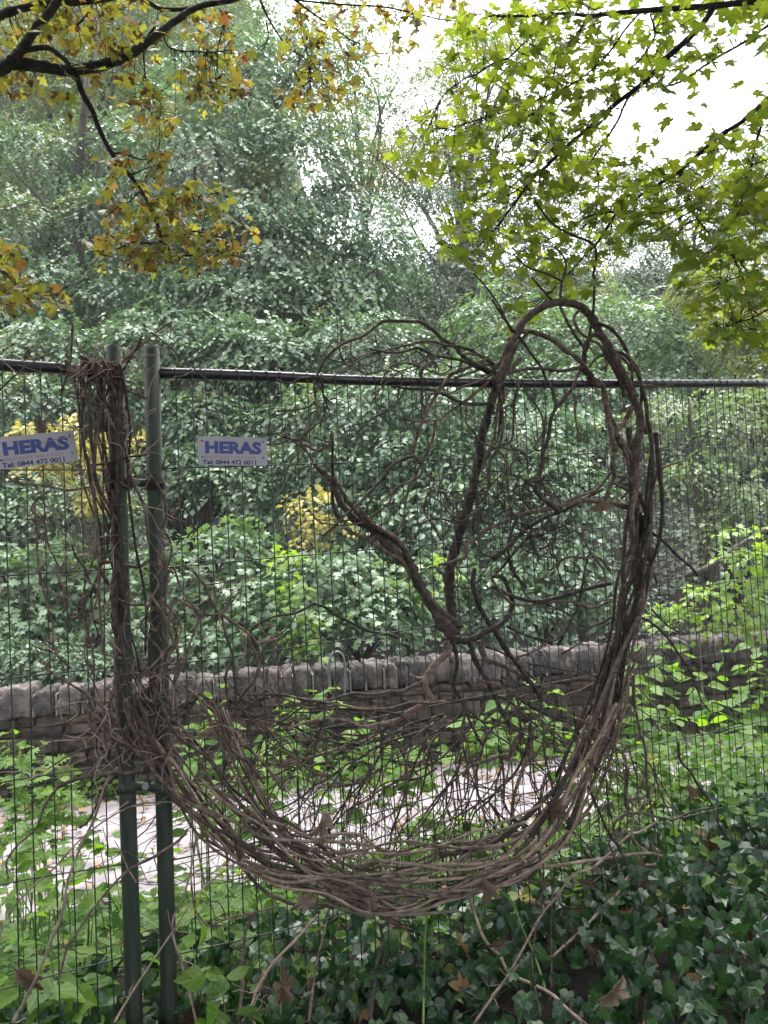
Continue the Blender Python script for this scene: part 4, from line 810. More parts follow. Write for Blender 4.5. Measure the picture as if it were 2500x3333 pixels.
for px, r0, r1 in [([(240, 0), (260, 150), (310, 330), (330, 470), (340, 520), (280, 590), (330, 640), (420, 690), (520, 760), (640, 860), (760, 1000), (850, 1080)], 3, 4), ([(330, 20), (380, 140), (400, 240), (440, 300), (500, 250), (520, 160)], 4, 3), ([(170, 450), (250, 475), (330, 510), (420, 600)], 2, 2.5),
                   ([(600, 0), (660, 110), (700, 180), (790, 215), (880, 230), (960, 240)], 6, 3.5), ([(700, 200), (690, 320), (720, 450), (780, 600), (850, 720), (900, 850), (900, 1000)], 9, 8), ([(530, 860), (600, 920), (700, 1010), (800, 1100), (900, 1180)], 5, 7),
                   ([(240, 945), (400, 915), (520, 895)], 2, 2.5), ([(520, 860), (550, 960), (600, 1010), (560, 1020)], 4, 3), ([(880, 1210), (760, 1225), (650, 1225), (540, 1245), (430, 1270), (340, 1310)], 5.5, 4), ([(1010, 0), (940, 230), (900, 380), (900, 520), (900, 700), (870, 840), (880, 980)], 5, 5), ([(950, 400), (980, 520), (940, 640), (900, 740)], 5, 6),
                   ([(1040, 0), (1100, 150), (1180, 260), (1190, 320), (1140, 440), (1110, 560), (1060, 700), (1030, 860)], 3.5, 3.5), ([(1150, 0), (1230, 100), (1290, 220), (1340, 290), (1460, 370), (1540, 450), (1550, 560), (1520, 680), (1440, 720)], 4.5, 4), ([(1340, 290), (1350, 380), (1400, 520), (1410, 650), (1430, 760)], 4, 4),
                   ([(1230, 100), (1330, 90), (1500, 50)], 2.5, 2), ([(1540, 450), (1620, 430), (1659, 420)], 3, 3), ([(1180, 260), (1300, 280), (1380, 220), (1440, 130)], 3.5, 2.5), ([(1050, 180), (1120, 210), (1180, 260)], 4, 4), ([(1190, 760), (1130, 850), (1040, 910), (930, 1010), (820, 1080), (640, 1290), (540, 1500), (480, 1560)], 4, 3.5),
                   ([(1190, 750), (1290, 830), (1330, 940), (1400, 1080), (1500, 1180), (1590, 1300)], 6, 5), ([(1100, 700), (1240, 830), (1370, 930), (1480, 1060), (1600, 1200), (1700, 1330)], 5, 5), ([(1400, 540), (1350, 640), (1370, 780), (1380, 900), (1340, 960), (1260, 990)], 4, 3), ([(1470, 1180), (1500, 1300), (1440, 1400)], 4, 3),
                   ([(750, 980), (700, 1000), (600, 1040), (440, 1110), (300, 1200)], 3, 2), ([(850, 640), (760, 680), (660, 800), (600, 810)], 3, 2.5), ([(980, 680), (1000, 800), (1040, 900)], 3.5, 4)]:
    hs_.append(stem(zp('G', px), r0, r1, R.uniform(.0, .07), V5 if px[0][0] < 1000 else V4, 'vine'))
acc = []
for P, r in hs_: growtwigs(P, r, V5, 4, .04, .17, acc=acc, rad=.0016)
for _ in range(26):                              # short broken ends around the low knot
    c = F(R.normal(440, 90), R.normal(2400, 130), R.uniform(0, .09)); growtwigs(np.array([c, c]), None, V5, 1, .05, .18, acc=acc, rad=.0018)
tag(obj('fine_twigs', join(acc), M['twig'], V5, True), kind='stuff')
# ---- tangle of dead twigs hanging below the knot
V6 = thing('twig_tangle', F(1300, 2450), 'tangle of thin dead twigs hanging inside the lower half of the ring', 'twigs')
acc = []; nb = 0
def flow(x, y, a, L, r, depth, off):
    """a branching dead twig in the plane of the fence, photo pixels"""
    global nb
    n = max(3, int(L / 55)); px = [(x, y)]; aa = a
    for j in range(n):
        aa += R.normal(0, .22); px.append((px[-1][0] + math.cos(aa) * L / n, px[-1][1] + math.sin(aa) * L / n))
    px = [(u_, v_ if v_ < 2880 else 2880 - (v_ - 2880) * .2) for u_, v_ in px]
    offs = off + np.cumsum(R.normal(0, .012, len(px)))
    P = np.array([F(u_, v_, o) for (u_, v_), o in zip(px, offs)]); rr = np.linspace(r, r * .45, len(px)) * np.linalg.norm(P[0] - EYE) / FPX
    gq = tube(P, rr, 5 if r < 3 else 6, 3, .12)
    if r > 2.3 and nb < 170: obj('twig', gq, M['vinedark' if R.random() < .5 else 'vine'], V6, True); nb += 1
    else: acc.append(gq)
    if depth > 0:
        for _ in range(int(R.integers(2, 5))):
            k = int(R.integers(1, len(px))); flow(px[k][0], px[k][1], a + R.choice((-1, 1)) * R.uniform(.35, .95), L * R.uniform(.35, .7), r * R.uniform(.5, .75), depth - 1, offs[k])
for (x0, y0, x1, y1, cnt, a0, a1, l0, l1, r0, r1) in [(1250, 2280, 1480, 2420, 10, 2.2, 3.0, 420, 800, 3.4, 5.2), (1000, 2260, 1400, 2380, 6, 2.5, 3.2, 300, 600, 3, 4.2), (1450, 2250, 1800, 2450, 14, 1.0, 2.1, 300, 560, 3, 5),
                                                      (1300, 2420, 1700, 2600, 14, 1.4, 2.7, 200, 380, 2.5, 4), (900, 2420, 1300, 2600, 14, 1.3, 2.3, 200, 340, 2.2, 3.6), (1550, 2150, 1900, 2350, 12, .1, 1.4, 200, 420, 2.5, 4.5), (700, 2250, 1000, 2500, 7, .8, 1.6, 250, 400, 2.5, 3.5), (1500, 2100, 1900, 2300, 8, -.5, .4, 160, 320, 2.5, 4), (1750, 2500, 2050, 2750, 8, 1.2, 2.2, 120, 260, 2.5, 3.5),
                                                      (1900, 2200, 2150, 2500, 10, .8, 2.0, 160, 380, 2.4, 4.2)]:
    for _ in range(int(cnt * .9)): flow(R.uniform(x0, x1), R.uniform(y0, y1), R.uniform(a0, a1), R.uniform(l0, l1), R.uniform(r0, r1), 2, R.uniform(-.12, .06))
tag(obj('fine_twigs', join(acc), M['vine'], V6, True), kind='stuff')
# ---- single long stems in front, each one a thing of its own
LONG = [
 ('J', [(880, 10), (700, 25), (560, 50), (420, 80), (340, 130), (270, 230), (210, 360), (100, 470), (40, 560), (40, 660)], 5, 3, 'vine', 'brown stem reaching left from the knot on the posts and drooping past the path'),
 ('J', [(700, 0), (640, 90), (560, 300), (500, 420), (440, 560), (400, 700), (370, 850), (310, 1020), (240, 1200), (150, 1390), (80, 1530)], 4, 5, 'twig', 'long pale stem slanting down to the bottom left corner'),
 ('J', [(1300, 210), (1100, 205), (900, 210), (780, 235), (640, 300), (480, 420), (330, 590), (180, 720), (60, 850), (40, 900)], 2.6, 3.2, 'twig', 'thin stem crossing both posts below the clamp then falling to the left edge'),
 ('J', [(1130, 370), (1080, 440), (1000, 490), (900, 540), (800, 600), (700, 680), (570, 830), (470, 980), (410, 1080), (340, 1300)], 5.5, 3.5, 'vine', 'brown stem with a swollen tip crossing low in front of both posts'),
 ('J', [(1180, 420), (1150, 600), (1100, 780), (1040, 900), (1030, 1010), (1080, 1150), (1120, 1300), (1150, 1400), (1180, 1535)], 3.2, 4, 'twig', 'thin stem hanging just right of the right hand post to the bottom edge'),
 ('J', [(1410, 570), (1200, 740), (1050, 960), (900, 1180), (780, 1370), (690, 1520)], 2.6, 4, 'twig', 'straight thin stem slanting across the foot of the right hand post'),
 ('J', [(1659, 830), (1500, 870), (1350, 910), (1260, 955), (1200, 900), (1170, 820), (1150, 680)], 4, 3, 'vine', 'hooked stem curling up beside the right hand post below the ring'),
 ('J', [(1540, 860), (1480, 980), (1460, 1150), (1450, 1300), (1440, 1440), (1450, 1530)], 5, 7, 'vine', 'thick upright stem standing right of the posts at the bottom edge'),
 ('J', [(1659, 1150), (1560, 1300), (1510, 1440), (1450, 1530)], 4, 5, 'twig', 'forked stem meeting the thick upright stem at the bottom edge'),
 ('K', [(430, 880), (300, 1020), (140, 1200), (60, 1380), (30, 1480), (50, 1535)], 4.5, 6, 'twig', 'pale stem slanting down left from the bottom of the ring'),
 ('K', [(545, 600), (520, 750), (490, 900), (450, 1060), (420, 1180), (400, 1350), (380, 1520)], 3.2, 4.6, 'vine', 'upright dark stem under the left half of the ring bottom'),
 ('K', [(810, 940), (820, 1050), (790, 1180), (770, 1300), (750, 1535)], 6, 7, 'vinedark', 'dark stem standing in the ivy under the upright dead leaf'),
 ('K', [(1350, 790), (1380, 900), (1440, 1040), (1520, 1130), (1585, 1230), (1720, 1290), (1840, 1360), (1920, 1430), (2040, 1535)], 6, 4.5, 'twig', 'long stem running down right through the ivy from the ring bottom'),
 ('K', [(1659, 1160), (1585, 1240), (1480, 1370), (1370, 1535)], 3.5, 5, 'twig', 'straight stem crossing the long stem in the ivy at the bottom'),
 ('K', [(1120, 800), (990, 700), (860, 600), (700, 470), (640, 410), (560, 395), (480, 400)], 3, 3, 'twig', 'thin hooked stem crossing the bottom bundle of the ring'),
 ('L', [(0, 640), (200, 610), (400, 580), (600, 550), (800, 520), (900, 510), (1000, 520), (1200, 600), (1330, 660), (1460, 700)], 6, 4, 'twig', 'long pale stem running right from the ring over the ivy'),
 ('L', [(980, 330), (900, 380), (820, 410), (700, 510), (600, 600), (500, 640), (370, 790), (290, 900), (110, 1230), (0, 1370)], 4, 4, 'twig', 'crooked stem crossing down left through the ivy right of centre'),
 ('L', [(990, 575), (890, 590), (820, 650), (760, 750), (660, 850), (520, 990), (450, 1060), (370, 1130)], 5.5, 4.5, 'twig', 'thick pale stem lying diagonally on the dark ivy'),
 ('L', [(380, 780), (450, 830), (560, 840), (650, 860), (660, 930)], 4, 3.5, 'vine', 'short forked stem joining the thick pale stem on the ivy'),
 ('L', [(300, 100), (290, 300), (280, 500), (310, 600), (300, 780), (260, 950), (240, 1200), (290, 1480)], 4, 3, 'vine', 'thin stem dropping straight from the lower right of the ring'),
 ('L', [(380, 600), (370, 780), (360, 1000), (365, 1200), (360, 1330)], 3.4, 3, 'vinedark', 'thin upright stem behind the crooked stem in the ivy'),
 ('L', [(820, 0), (800, 200), (820, 260), (740, 330), (740, 420), (760, 460)], 6, 5, 'vine', 'dark bent stem hanging down from the tall arch over the green lower wire'),
 ('L', [(820, 265), (900, 270), (1000, 300), (1100, 300), (1200, 260), (1340, 230)], 5, 3, 'vine', 'stem running right from the bent stem along the lower wire'),
 ('L', [(560, 60), (640, 250), (700, 380), (760, 480), (830, 600)], 4.5, 3.5, 'vinedark', 'black straight stem slanting behind the lower right of the ring'),
 ('L', [(1330, 240), (1360, 340), (1450, 460)], 4, 4, 'vinedark', 'short black stem in the leaves at the right below the path'),
 ('L', [(840, 200), (850, 330), (850, 420), (930, 500), (1010, 525)], 3.5, 3.5, 'twig', 'pale curled stem joining the long stem over the ivy'),
 ('I', [(880, 290), (960, 330), (1060, 430), (1120, 520), (1180, 600), (1230, 700), (1260, 790), (1310, 860)], 4.5, 2.5, 'vinedark', 'black stem slanting down right from the arch over the green bushes'),
 ('I', [(960, 240), (1020, 310), (1080, 360), (1140, 385)], 4, 3, 'vinedark', 'short black stem pointing right above the wall'),
 ('I', [(850, 640), (860, 800), (890, 950), (920, 1100), (925, 1250), (950, 1400), (980, 1567), (985, 1660)], 6, 4, 'vine', 'long grey stem hanging straight down from the right side of the ring'),
 ('I', [(640, 1050), (720, 1060), (790, 1110), (810, 1200), (800, 1350), (830, 1460)], 6, 6, 'vine', 'bent stem leaving the ring to the right then hanging down'),
 ('I', [(870, 700), (950, 800), (1010, 870), (990, 950), (940, 1010)], 3.5, 2.5, 'twig', 'thin stem hooking right from the ring at wall height'),
 ('I', [(940, 560), (1000, 480), (1040, 520), (1050, 560), (1000, 600)], 3, 2.5, 'vinedark', 'curled black tendril right of the ring in front of the leaves'),
 ('I', [(1120, 1040), (1130, 1150), (1200, 1230), (1240, 1310), (1330, 1420)], 4.5, 4, 'vinedark', 'dark upright twig among the leaves right of the ring'),
]
for z_, px, r0, r1, m, lb in LONG:
    q = zp(z_, px); n = len(q); c = FG(*q[-1], .04)
    T = thing('bare_vine', c, lb, 'vine stem')
    o2 = .06 if z_ in 'JKL' else .0
    P, r = stem(q, r0 * .8, r1 * .8, .03, T, m, fg=z_ in 'JKL', off2=.03 + o2, sides=7)
    a2 = []
    growtwigs(P, r, T, 4, .03, .12, m=m, acc=a2, rad=.0018); tag(obj('side_twigs', join(a2), M[m], T, True), kind='stuff')
# green stems
for z_, px, lb in [('L', [(60, 740), (130, 810), (180, 950), (260, 1130), (330, 1350)], 'bright green stem leaning in the ivy right of centre'), ('K', [(1120, 430), (1110, 700), (1080, 950), (1070, 1200), (1065, 1535)], 'straight green stem standing in the ivy below the middle of the ring'), ('K', [(1530, 740), (1600, 820), (1650, 950)], 'short green stem curving in the ivy under the ring')]:
    q = [FG(x, y, .05) for x, y in zp(z_, px)]
    tag(obj('green_stem', tube(q, [.0022] + [.0036] * (len(q) - 1), 7, 5), M['green_stem'], None, True), lb, 'plant stem')
# ================================================================== OVERHANGING MAPLES
def inpoly(x, y, poly):
    n = len(poly); c = False; j = n - 1
    for i in range(n):
        xi, yi = poly[i]; xj, yj = poly[j]
        if (yi > y) != (yj > y) and x < (xj - xi) * (y - yi) / (yj - yi) + xi: c = not c
        j = i
    return c
def branch(T, z, px, r0, r1, d0, d1, m='branch', name='branch', sides=9, rough=.10):
    q = zp(z, px); d = np.linspace(d0, d1, len(q)); P = np.array([at(x, y, k) for (x, y), k in zip(q, d)])
    r = np.linspace(r0, r1, len(q)) * .7535 * d / FPX
    obj(name, tube(P, r, sides, 6, rough), M[m], T, True); return P
def leaves_on(T, key, mass, spots, size, bigmax, tilt):
    """spots: world points; hangs leaves with short stalks; the largest are separate parts"""
    P = np.array(spots); n = len(P); pj = proj(P); L = R.uniform(*size, n)
    inf = (pj[:, 0] > -40) & (pj[:, 0] < 2540) & (pj[:, 1] > -40) & (pj[:, 1] < 3380)
    sc = np.where(inf, L / pj[:, 2], 0); big = set(np.argsort(-sc)[:bigmax].tolist()); big = {i for i in big if sc[i] > 0}
    Tn = R.normal(0, 1, (n, 3)) * (1, 1, .35) + (0, 0, -.45 - tilt); Nn = np.array((0, -.35, 1.)) + R.normal(0, .42, (n, 3))
    st = []
    for i in range(n):
        t = nrm(Tn[i]); 
        if i % 2 == 0: st.append(tube([P[i], P[i] - t * .02 + UP * .012, P[i] - t * .05 + UP * .03], .0009, 3, 1, 0, False))
        if i in big: leaf_obj(key, P[i], Tn[i], Nn[i], L[i], T)
    rest = [i for i in range(n) if i not in big]
    if rest: tag(obj('leaves', place(MAPLE if 'maple' in key else OVATE, P[rest], Tn[rest], Nn[rest], L[rest]), M[mass], T), kind='stuff')
    tag(obj('leaf_stalks', join(st), M['green_stem'], T, False), kind='stuff')
    return T
# ---- green maple at the right
MT = thing('maple_tree', (3.6, 3.0, 0), 'maple overhanging from the right with dark boughs and backlit green leaves', 'tree')
obj('trunk', tube([(3.6, 3.0, -.1), (3.62, 3.02, 1.2), (3.5, 3.05, 2.6), (3.4, 3.0, 4), (3.2, 3.0, 5.4)], [.2, .16, .14, .11, .07], 12, 5, .08), M['branch'], MT, True)
BR = []
def mb(px, r0, r1, d0, d1, ext=None):
    P = branch(MT, 'B', px, r0, r1, d0, d1); BR.append(P)
    if ext is not None: obj('branch', tube([P[0], (P[0] + ext) / 2 + (0, 0, .1), ext], [r0 * .7535 * d0 / FPX, r0 * .9 * d0 / FPX, r0 * 1.2 * d0 / FPX], 9, 6, .08), M['branch'], MT, True)
mb([(1720, -8), (1659, 0), (1420, 25), (1200, 40), (960, 60), (880, 68), (780, 58), (640, 68), (450, 70)], 15, 4, 2.6, 3.4, np.array((3.45, 3.0, 3.4)))
mb([(1415, 25), (1415, 45), (1370, 110), (1290, 190), (1210, 260), (1150, 330), (1080, 390), (1000, 450), (920, 520), (840, 590), (770, 650), (700, 720), (650, 760), (600, 830), (540, 910), (480, 990), (420, 1050), (370, 1100)], 14, 3, 2.75, 3.7)
mb([(1720, 390), (1659, 430), (1600, 480), (1540, 530), (1460, 580), (1390, 640), (1320, 700), (1270, 745), (1180, 800), (1100, 850), (1010, 915), (960, 990), (920, 1050), (870, 1100), (800, 1180), (740, 1240), (700, 1280)], 11, 3, 2.8, 3.7, np.array((3.5, 3.02, 2.7)))
mb([(1010, 915), (930, 920), (860, 945), (800, 990), (700, 1040), (560, 1100)], 5, 2.5, 3.3, 3.7)
mb([(1720, 70), (1659, 110), (1560, 180), (1480, 225), (1390, 280), (1320, 330), (1250, 365), (1180, 375), (1050, 375)], 6, 3.5, 2.9, 3.3, np.array((3.47, 3.0, 3.2)))
mb([(880, 70), (860, 110), (830, 160), (790, 190), (750, 250), (730, 330), (700, 400), (660, 480), (600, 520), (500, 620), (440, 690)], 5, 2.2, 3.1, 3.7)
mb([(1080, 380), (1040, 450), (1010, 520), (960, 600), (905, 680), (870, 740), (830, 800), (800, 850)], 5.5, 2.5, 3.1, 3.7)
mb([(700, 80), (620, 170), (540, 250), (490, 310), (450, 390), (445, 480), (440, 520)], 3.5, 2.5, 3.3, 3.6); mb([(540, 250), (470, 275), (400, 320), (340, 345), (250, 420), (200, 540)], 4, 2, 3.4, 3.6)
mb([(1275, 740), (1310, 830), (1340, 920), (1380, 980), (1430, 1040), (1480, 1090), (1530, 1120), (1555, 1160)], 5, 2, 3.0, 3.0)
mb([(1635, 470), (1625, 560), (1610, 600), (1590, 700), (1580, 800), (1540, 880), (1480, 950), (1440, 1000)], 6, 2.5, 2.9, 3.0); mb([(1659, 750), (1600, 860), (1610, 1030)], 4, 2, 2.9, 3)
mb([(905, 680), (925, 760), (920, 880), (900, 960), (860, 1050)], 4, 2, 3.4, 3.6); mb([(650, 760), (560, 830), (470, 870)], 3.5, 2, 3.5, 3.6); mb([(800, 600), (700, 620), (640, 700), (560, 760)], 3, 2, 3.3, 3.5)
mb([(1100, 60), (1040, 130), (970, 230), (900, 300), (800, 370), (690, 420), (560, 470), (400, 520), (250, 560)], 4.5, 2, 3, 3.6); mb([(1150, 60), (1170, 150), (1120, 240), (1030, 330)], 4, 2, 3, 3.2)
mb([(1720, 1130), (1659, 1150), (1600, 1170), (1520, 1200), (1440, 1225)], 4, 2, 2.9, 3, np.array((3.55, 3.02, 2.0))); mb([(1720, 1290), (1600, 1370), (1500, 1400), (1400, 1450)], 4, 2, 2.9, 3, np.array((3.55, 3.02, 1.8)))
mb([(600, 830), (500, 790), (400, 780)], 3, 1.5, 3.6, 3.6); mb([(370, 1100), (300, 1080), (250, 1050)], 2.5, 1.5, 3.7, 3.7); mb([(1500, 1090), (1560, 1230), (1600, 1400), (1659, 1560)], 3.5, 2, 3, 3)
ALLB = [(P[i], P[i + 1]) for P in BR for i in range(len(P) - 1)]
GAP = [(1040, 400), (1260, 380), (1500, 230), (1659, 160), (1659, 400), (1560, 470), (1400, 600), (1250, 700), (1060, 760), (930, 640)]
AREA = [(30, 620), (80, 520), (240, 480), (250, 140), (300, 60), (520, 0), (700, -60), (1720, -60), (1720, 1560), (1500, 1500), (1350, 1450), (1250, 1260), (1250, 1080), (1120, 1050), (960, 1120), (900, 1270), (700, 1300), (560, 1440), (480, 1420), (520, 1330), (600, 1260), (380, 1160), (240, 1130), (230, 880), (330, 840), (380, 740), (200, 780), (20, 740)]
spots = []
while len(spots) < 2500:
    x, y = R.uniform(0, 1720), R.uniform(-60, 1560)
    if not inpoly(x, y, AREA): continue
    pr = 1.0
    if inpoly(x, y, GAP): pr = .10
    elif y < 500 and x > 950: pr = .75
    elif y > 1120 and x > 950: pr = .85
    if .35 > 0 and snoise(np.array([x, y, 0.]), .012, 31) < -.55: pr *= .35
    if R.random() > pr: continue
    X, Y = 1250 + x * .7535, y * .7535
    d = 2.9 + .8 * np.clip((1659 - x) / 1400, 0, 1) + R.normal(0, .22)
    spots.append(at(X, Y, max(2.5, d)))
for P in BR:                                       # twiglets off the boughs towards leaves near them
    pass
tw = []
SP = np.array(spots); MID = np.array([a * (1 - q) + b * q for a, b in ALLB for q in (.1, .35, .6, .85)])
for s in SP[::2]:
    dd = np.linalg.norm(MID - s, axis=1); j = int(np.argsort(dd)[int(R.integers(0, 5))])
    if dd[j] < .42: tw.append(tube([MID[j], (MID[j] + s) / 2 + R.normal(0, .015, 3), s + UP * .01], [.002, .0014, .0008], 4, 3, 0, False))
tag(obj('fine_twigs', join(tw), M['branch'], MT, True), kind='stuff')
leaves_on(MT, 'maple_g', 'green_maple_m', spots, (.036, .066), 300, .0)
# ---- golden maple at the left
MG = thing('maple_tree', (-3.3, 3.2, 0), 'maple overhanging from the left with a thick dark bough and golden browning leaves', 'tree')
obj('trunk', tube([(-3.3, 3.2, -.1), (-3.3, 3.2, 1.2), (-3.2, 3.25, 2.6), (-3.3, 3.2, 4.2), (-3.0, 3.2, 5.4)], [.22, .18, .16, .12, .07], 12, 5, .08), M['branch'], MG, True)
GB = []
def gb(px, r0, r1, d0, d1, ext=None, z='A', rr=.12):
    P = branch(MG, z, px, r0, r1, d0, d1, rough=rr); GB.append(P)
    if ext is not None: obj('branch', tube([P[0], (P[0] + ext) / 2, ext], [r0 * .7535 * d0 / FPX * 1.0, r0 * .85 * d0 / FPX, r0 * d0 / FPX], 9, 6, .08), M['branch'], MG, True)
gb([(-90, 330), (0, 300), (60, 272), (180, 288), (300, 305), (420, 285), (520, 255), (600, 208), (680, 150), (750, 95), (830, 42), (900, 18), (1010, 0), (1080, -30)], 30, 8, 3.3, 3.9, np.array((-3.2, 3.25, 3.0)))
gb([(-60, 95), (0, 65), (100, 35), (240, 12), (400, 3), (520, -20)], 20, 12, 3.4, 3.7, np.array((-3.2, 3.25, 3.3)))
gb([(50, 262), (80, 230), (110, 190), (160, 120), (210, 60), (250, 0), (270, -40)], 22, 15, 3.35, 3.5)
gb([(600, -15), (650, 15), (700, 40), (780, 40), (850, 28)], 10, 8, 3.7, 3.8)
gb([(120, 215), (200, 205), (260, 240), (300, 280)], 12, 9, 3.4, 3.4)
gb([(330, 325), (345, 370), (360, 410), (400, 480), (430, 560), (470, 640), (520, 710), (580, 780), (630, 860), (670, 940), (695, 1020), (690, 1050)], 13, 6, 3.5, 3.7)
gb([(695, 1040), (750, 1090), (820, 1105), (900, 1080), (1000, 1100), (1080, 1130)], 5, 2, 3.7, 3.7); gb([(700, 1020), (780, 1020), (830, 1000), (900, 1010), (1000, 1040)], 4, 2, 3.7, 3.7); gb([(690, 1050), (620, 1050), (560, 1048), (500, 1080), (420, 1100)], 4, 2, 3.7, 3.7)
gb([(480, 660), (540, 665), (620, 690), (700, 660)], 4, 2, 3.6, 3.6); gb([(600, 830), (560, 870), (500, 900), (440, 950)], 3, 2, 3.6, 3.6); gb([(640, 870), (740, 850), (850, 850), (950, 830)], 3, 1.5, 3.7, 3.7); gb([(560, 760), (660, 720), (760, 740)], 3, 1.5, 3.6, 3.6)
gb([(620, 215), (625, 300), (640, 420)], 4, 2, 3.6, 3.6); gb([(700, 140), (740, 210), (880, 225), (980, 220)], 4, 2, 3.7, 3.7); gb([(660, 150), (640, 160), (670, 115)], 8, 5, 3.7, 3.7); gb([(330, 110), (370, 70), (400, 20)], 4, 3, 3.5, 3.5)
gb([(1120, -10), (1160, 80), (1240, 200), (1330, 270), (1340, 400)], 5, 2.5, 3.9, 4); gb([(1150, 90), (1160, 160), (1140, 210)], 3, 2, 3.9, 3.9); gb([(1250, -20), (1340, 50), (1430, 110), (1510, 170), (1560, 190)], 5, 2, 3.9, 4.1); gb([(1300, 20), (1300, 130), (1330, 240)], 3, 2, 4, 4); gb([(950, 40), (970, 90), (960, 140)], 3, 1.5, 3.9, 3.9); gb([(1270, 0), (1480, 20), (1659, 30), (1800, 60), (1960, 90), (2080, 60)], 4, 2, 3.9, 4.1)
gb([(-80, 1120), (0, 1160), (60, 1220), (120, 1300), (170, 1370)], 5, 2, 3.3, 3.3, np.array((-3.25, 3.2, 2.0))); gb([(40, 1200), (130, 1260), (220, 1270), (270, 1280)], 3, 1.5, 3.3, 3.3)
spots = []
def blob(n, x, y, rx, ry, d):
    for _ in range(int(n * 1.3)):
        for _t in range(20):
            a, b = R.uniform(-1, 1, 2)
            if a * a + b * b < 1: break
        spots.append(at((x + a * rx) * .7535, (y + b * ry) * .7535, d + R.normal(0, .15)))
for b in [(150, 760, 1010, 360, 150, 3.7), (75, 720, 1080, 390, 100, 3.7), (45, 620, 880, 200, 100, 3.7), (26, 900, 830, 150, 60, 3.7), (16, 640, 700, 130, 70, 3.6), (8, 470, 700, 60, 80, 3.6), (4, 290, 530, 60, 40, 3.5), (44, 650, 490, 130, 110, 3.7), (60, 900, 340, 170, 90, 3.8), (10, 900, 440, 60, 40, 3.8),
          (110, 250, 130, 320, 170, 3.6), (60, 550, 120, 200, 160, 3.8), (40, 350, 370, 350, 70, 3.6), (14, 60, 350, 110, 50, 3.5), (26, 890, 100, 120, 90, 3.9), (22, 1000, 200, 90, 90, 3.9), (40, 1340, 180, 140, 170, 4), (26, 1450, 300, 130, 90, 4.1), (30, 1320, 420, 110, 60, 4.0), (16, 1500, 400, 110, 60, 4.1), (26, 1450, 70, 240, 80, 4.0), (20, 1700, 80, 160, 90, 4.1), (30, 1900, 60, 150, 90, 4.2), (18, 1700, 180, 140, 130, 4.1),
          (26, 20, 1120, 60, 110, 3.3), (40, 70, 1270, 130, 80, 3.3), (12, 230, 1290, 50, 50, 3.3)]: blob(*b)
GM = np.array([P[i] * (1 - q) + P[i + 1] * q for P in GB for i in range(len(P) - 1) for q in (.1, .35, .6, .85)]); tw = []
for s in spots[::2]:
    dd = np.linalg.norm(GM - s, axis=1); j = int(np.argsort(dd)[int(R.integers(0, 4))])
    if dd[j] < .4: tw.append(tube([GM[j], (GM[j] + s) / 2 + R.normal(0, .012, 3), s + UP * .01], [.002, .0014, .0008], 4, 3, 0, False))
tag(obj('fine_twigs', join(tw), M['branch'], MG, True), kind='stuff')
leaves_on(MG, 'maple_y', 'gold_maple_m', spots, (.040, .066), 300, .25)
# unseen rest of both crowns above and behind camera, thickened to shade the bank
def crown_over(T, mass, blobs, n):
    P = []
    for c, r in blobs:
        d = R.normal(size=(n, 3)); d /= np.linalg.norm(d, axis=1)[:, None]; P.append(np.array(c) + d * np.array(r) * R.uniform(.4, 1, (n, 1)))
    P = np.concatenate(P); k = len(P)
    tag(obj('crown', place(MAPLE_S, P, R.normal(0, 1, (k, 3)) + (0, 0, -.5), R.normal(0, .4, (k, 3)) + (0, 0, 1), R.uniform(.1, .17, k)), M[mass], T), kind='stuff')
crown_over(MT, 'green_maple_m', [((2.4, 1.2, 5.6), (2.2, 1.6, 1.0)), ((1.5, -1.5, 5.2), (2.6, 2.2, 1.4)), ((.6, -3.5, 4.6), (3, 1.6, 1.6)), ((4.0, 2.5, 5.6), (1.6, 2, 1.5)), ((1.2, 2.2, 5.9), (2.2, 1.4, .8))], 6000)
crown_over(MG, 'gold_maple_m', [((-2.2, 1.2, 5.6), (2.0, 1.6, 1.0)), ((-2, -1.8, 5.2), (2.6, 2.2, 1.4)), ((-3, -3.0, 4.6), (2, 2, 1.6)), ((-1, 2.4, 6.0), (2.0, 1.4, .8))], 6000)

# ================================================================== IVY ON THE BANK
IV = thing('ivy', (0.6, 2.4, 0), 'dark glossy ivy carpeting the bank in front of the fence', 'ivy')
def ivyz(x, y): 
    return ground(x, y) + .05 + .10 * np.clip(snoise(np.stack([x, y, 0 * x], -1), 2.6, 12) + .4, 0, 1.3)
n = 13000; x = R.uniform(-2.2, 3.6, n); y = R.uniform(1.5, 4.6, n)
dfen = y - yfence(x); keep = (dfen < .55) & (R.random(n) < np.where(dfen > .1, .6, 1)); x, y = x[keep], y[keep]; n = len(x)
hgt = R.random(n) ** .7
P = np.stack([x, y, ivyz(x, y) * hgt + .02 + .05 * hgt], -1); L = R.uniform(.032, .078, n) * np.where(R.random(n) < .12, 1.25, 1)
T_ = R.normal(0, .5, (n, 3)) + (0, -.45, -.7); Nn = np.array((0, -.8, .6)) + R.normal(0, .33, (n, 3))
pj = proj(P); inf = (pj[:, 0] > 0) & (pj[:, 0] < 2500) & (pj[:, 1] > 2600) & (pj[:, 1] < 3400)
sc = np.where(inf, L / pj[:, 2], 0) * (.6 + .8 * hgt); big = np.argsort(-sc)[:300]; bigset = np.zeros(n, bool); bigset[big] = True
for i in big: leaf_obj('ivy', P[i], T_[i], Nn[i], L[i], IV)
tag(obj('ivy_leaves', place(IVY, P[~bigset], T_[~bigset], Nn[~bigset], L[~bigset]), M['ivy_m'], IV), kind='stuff')
st = []
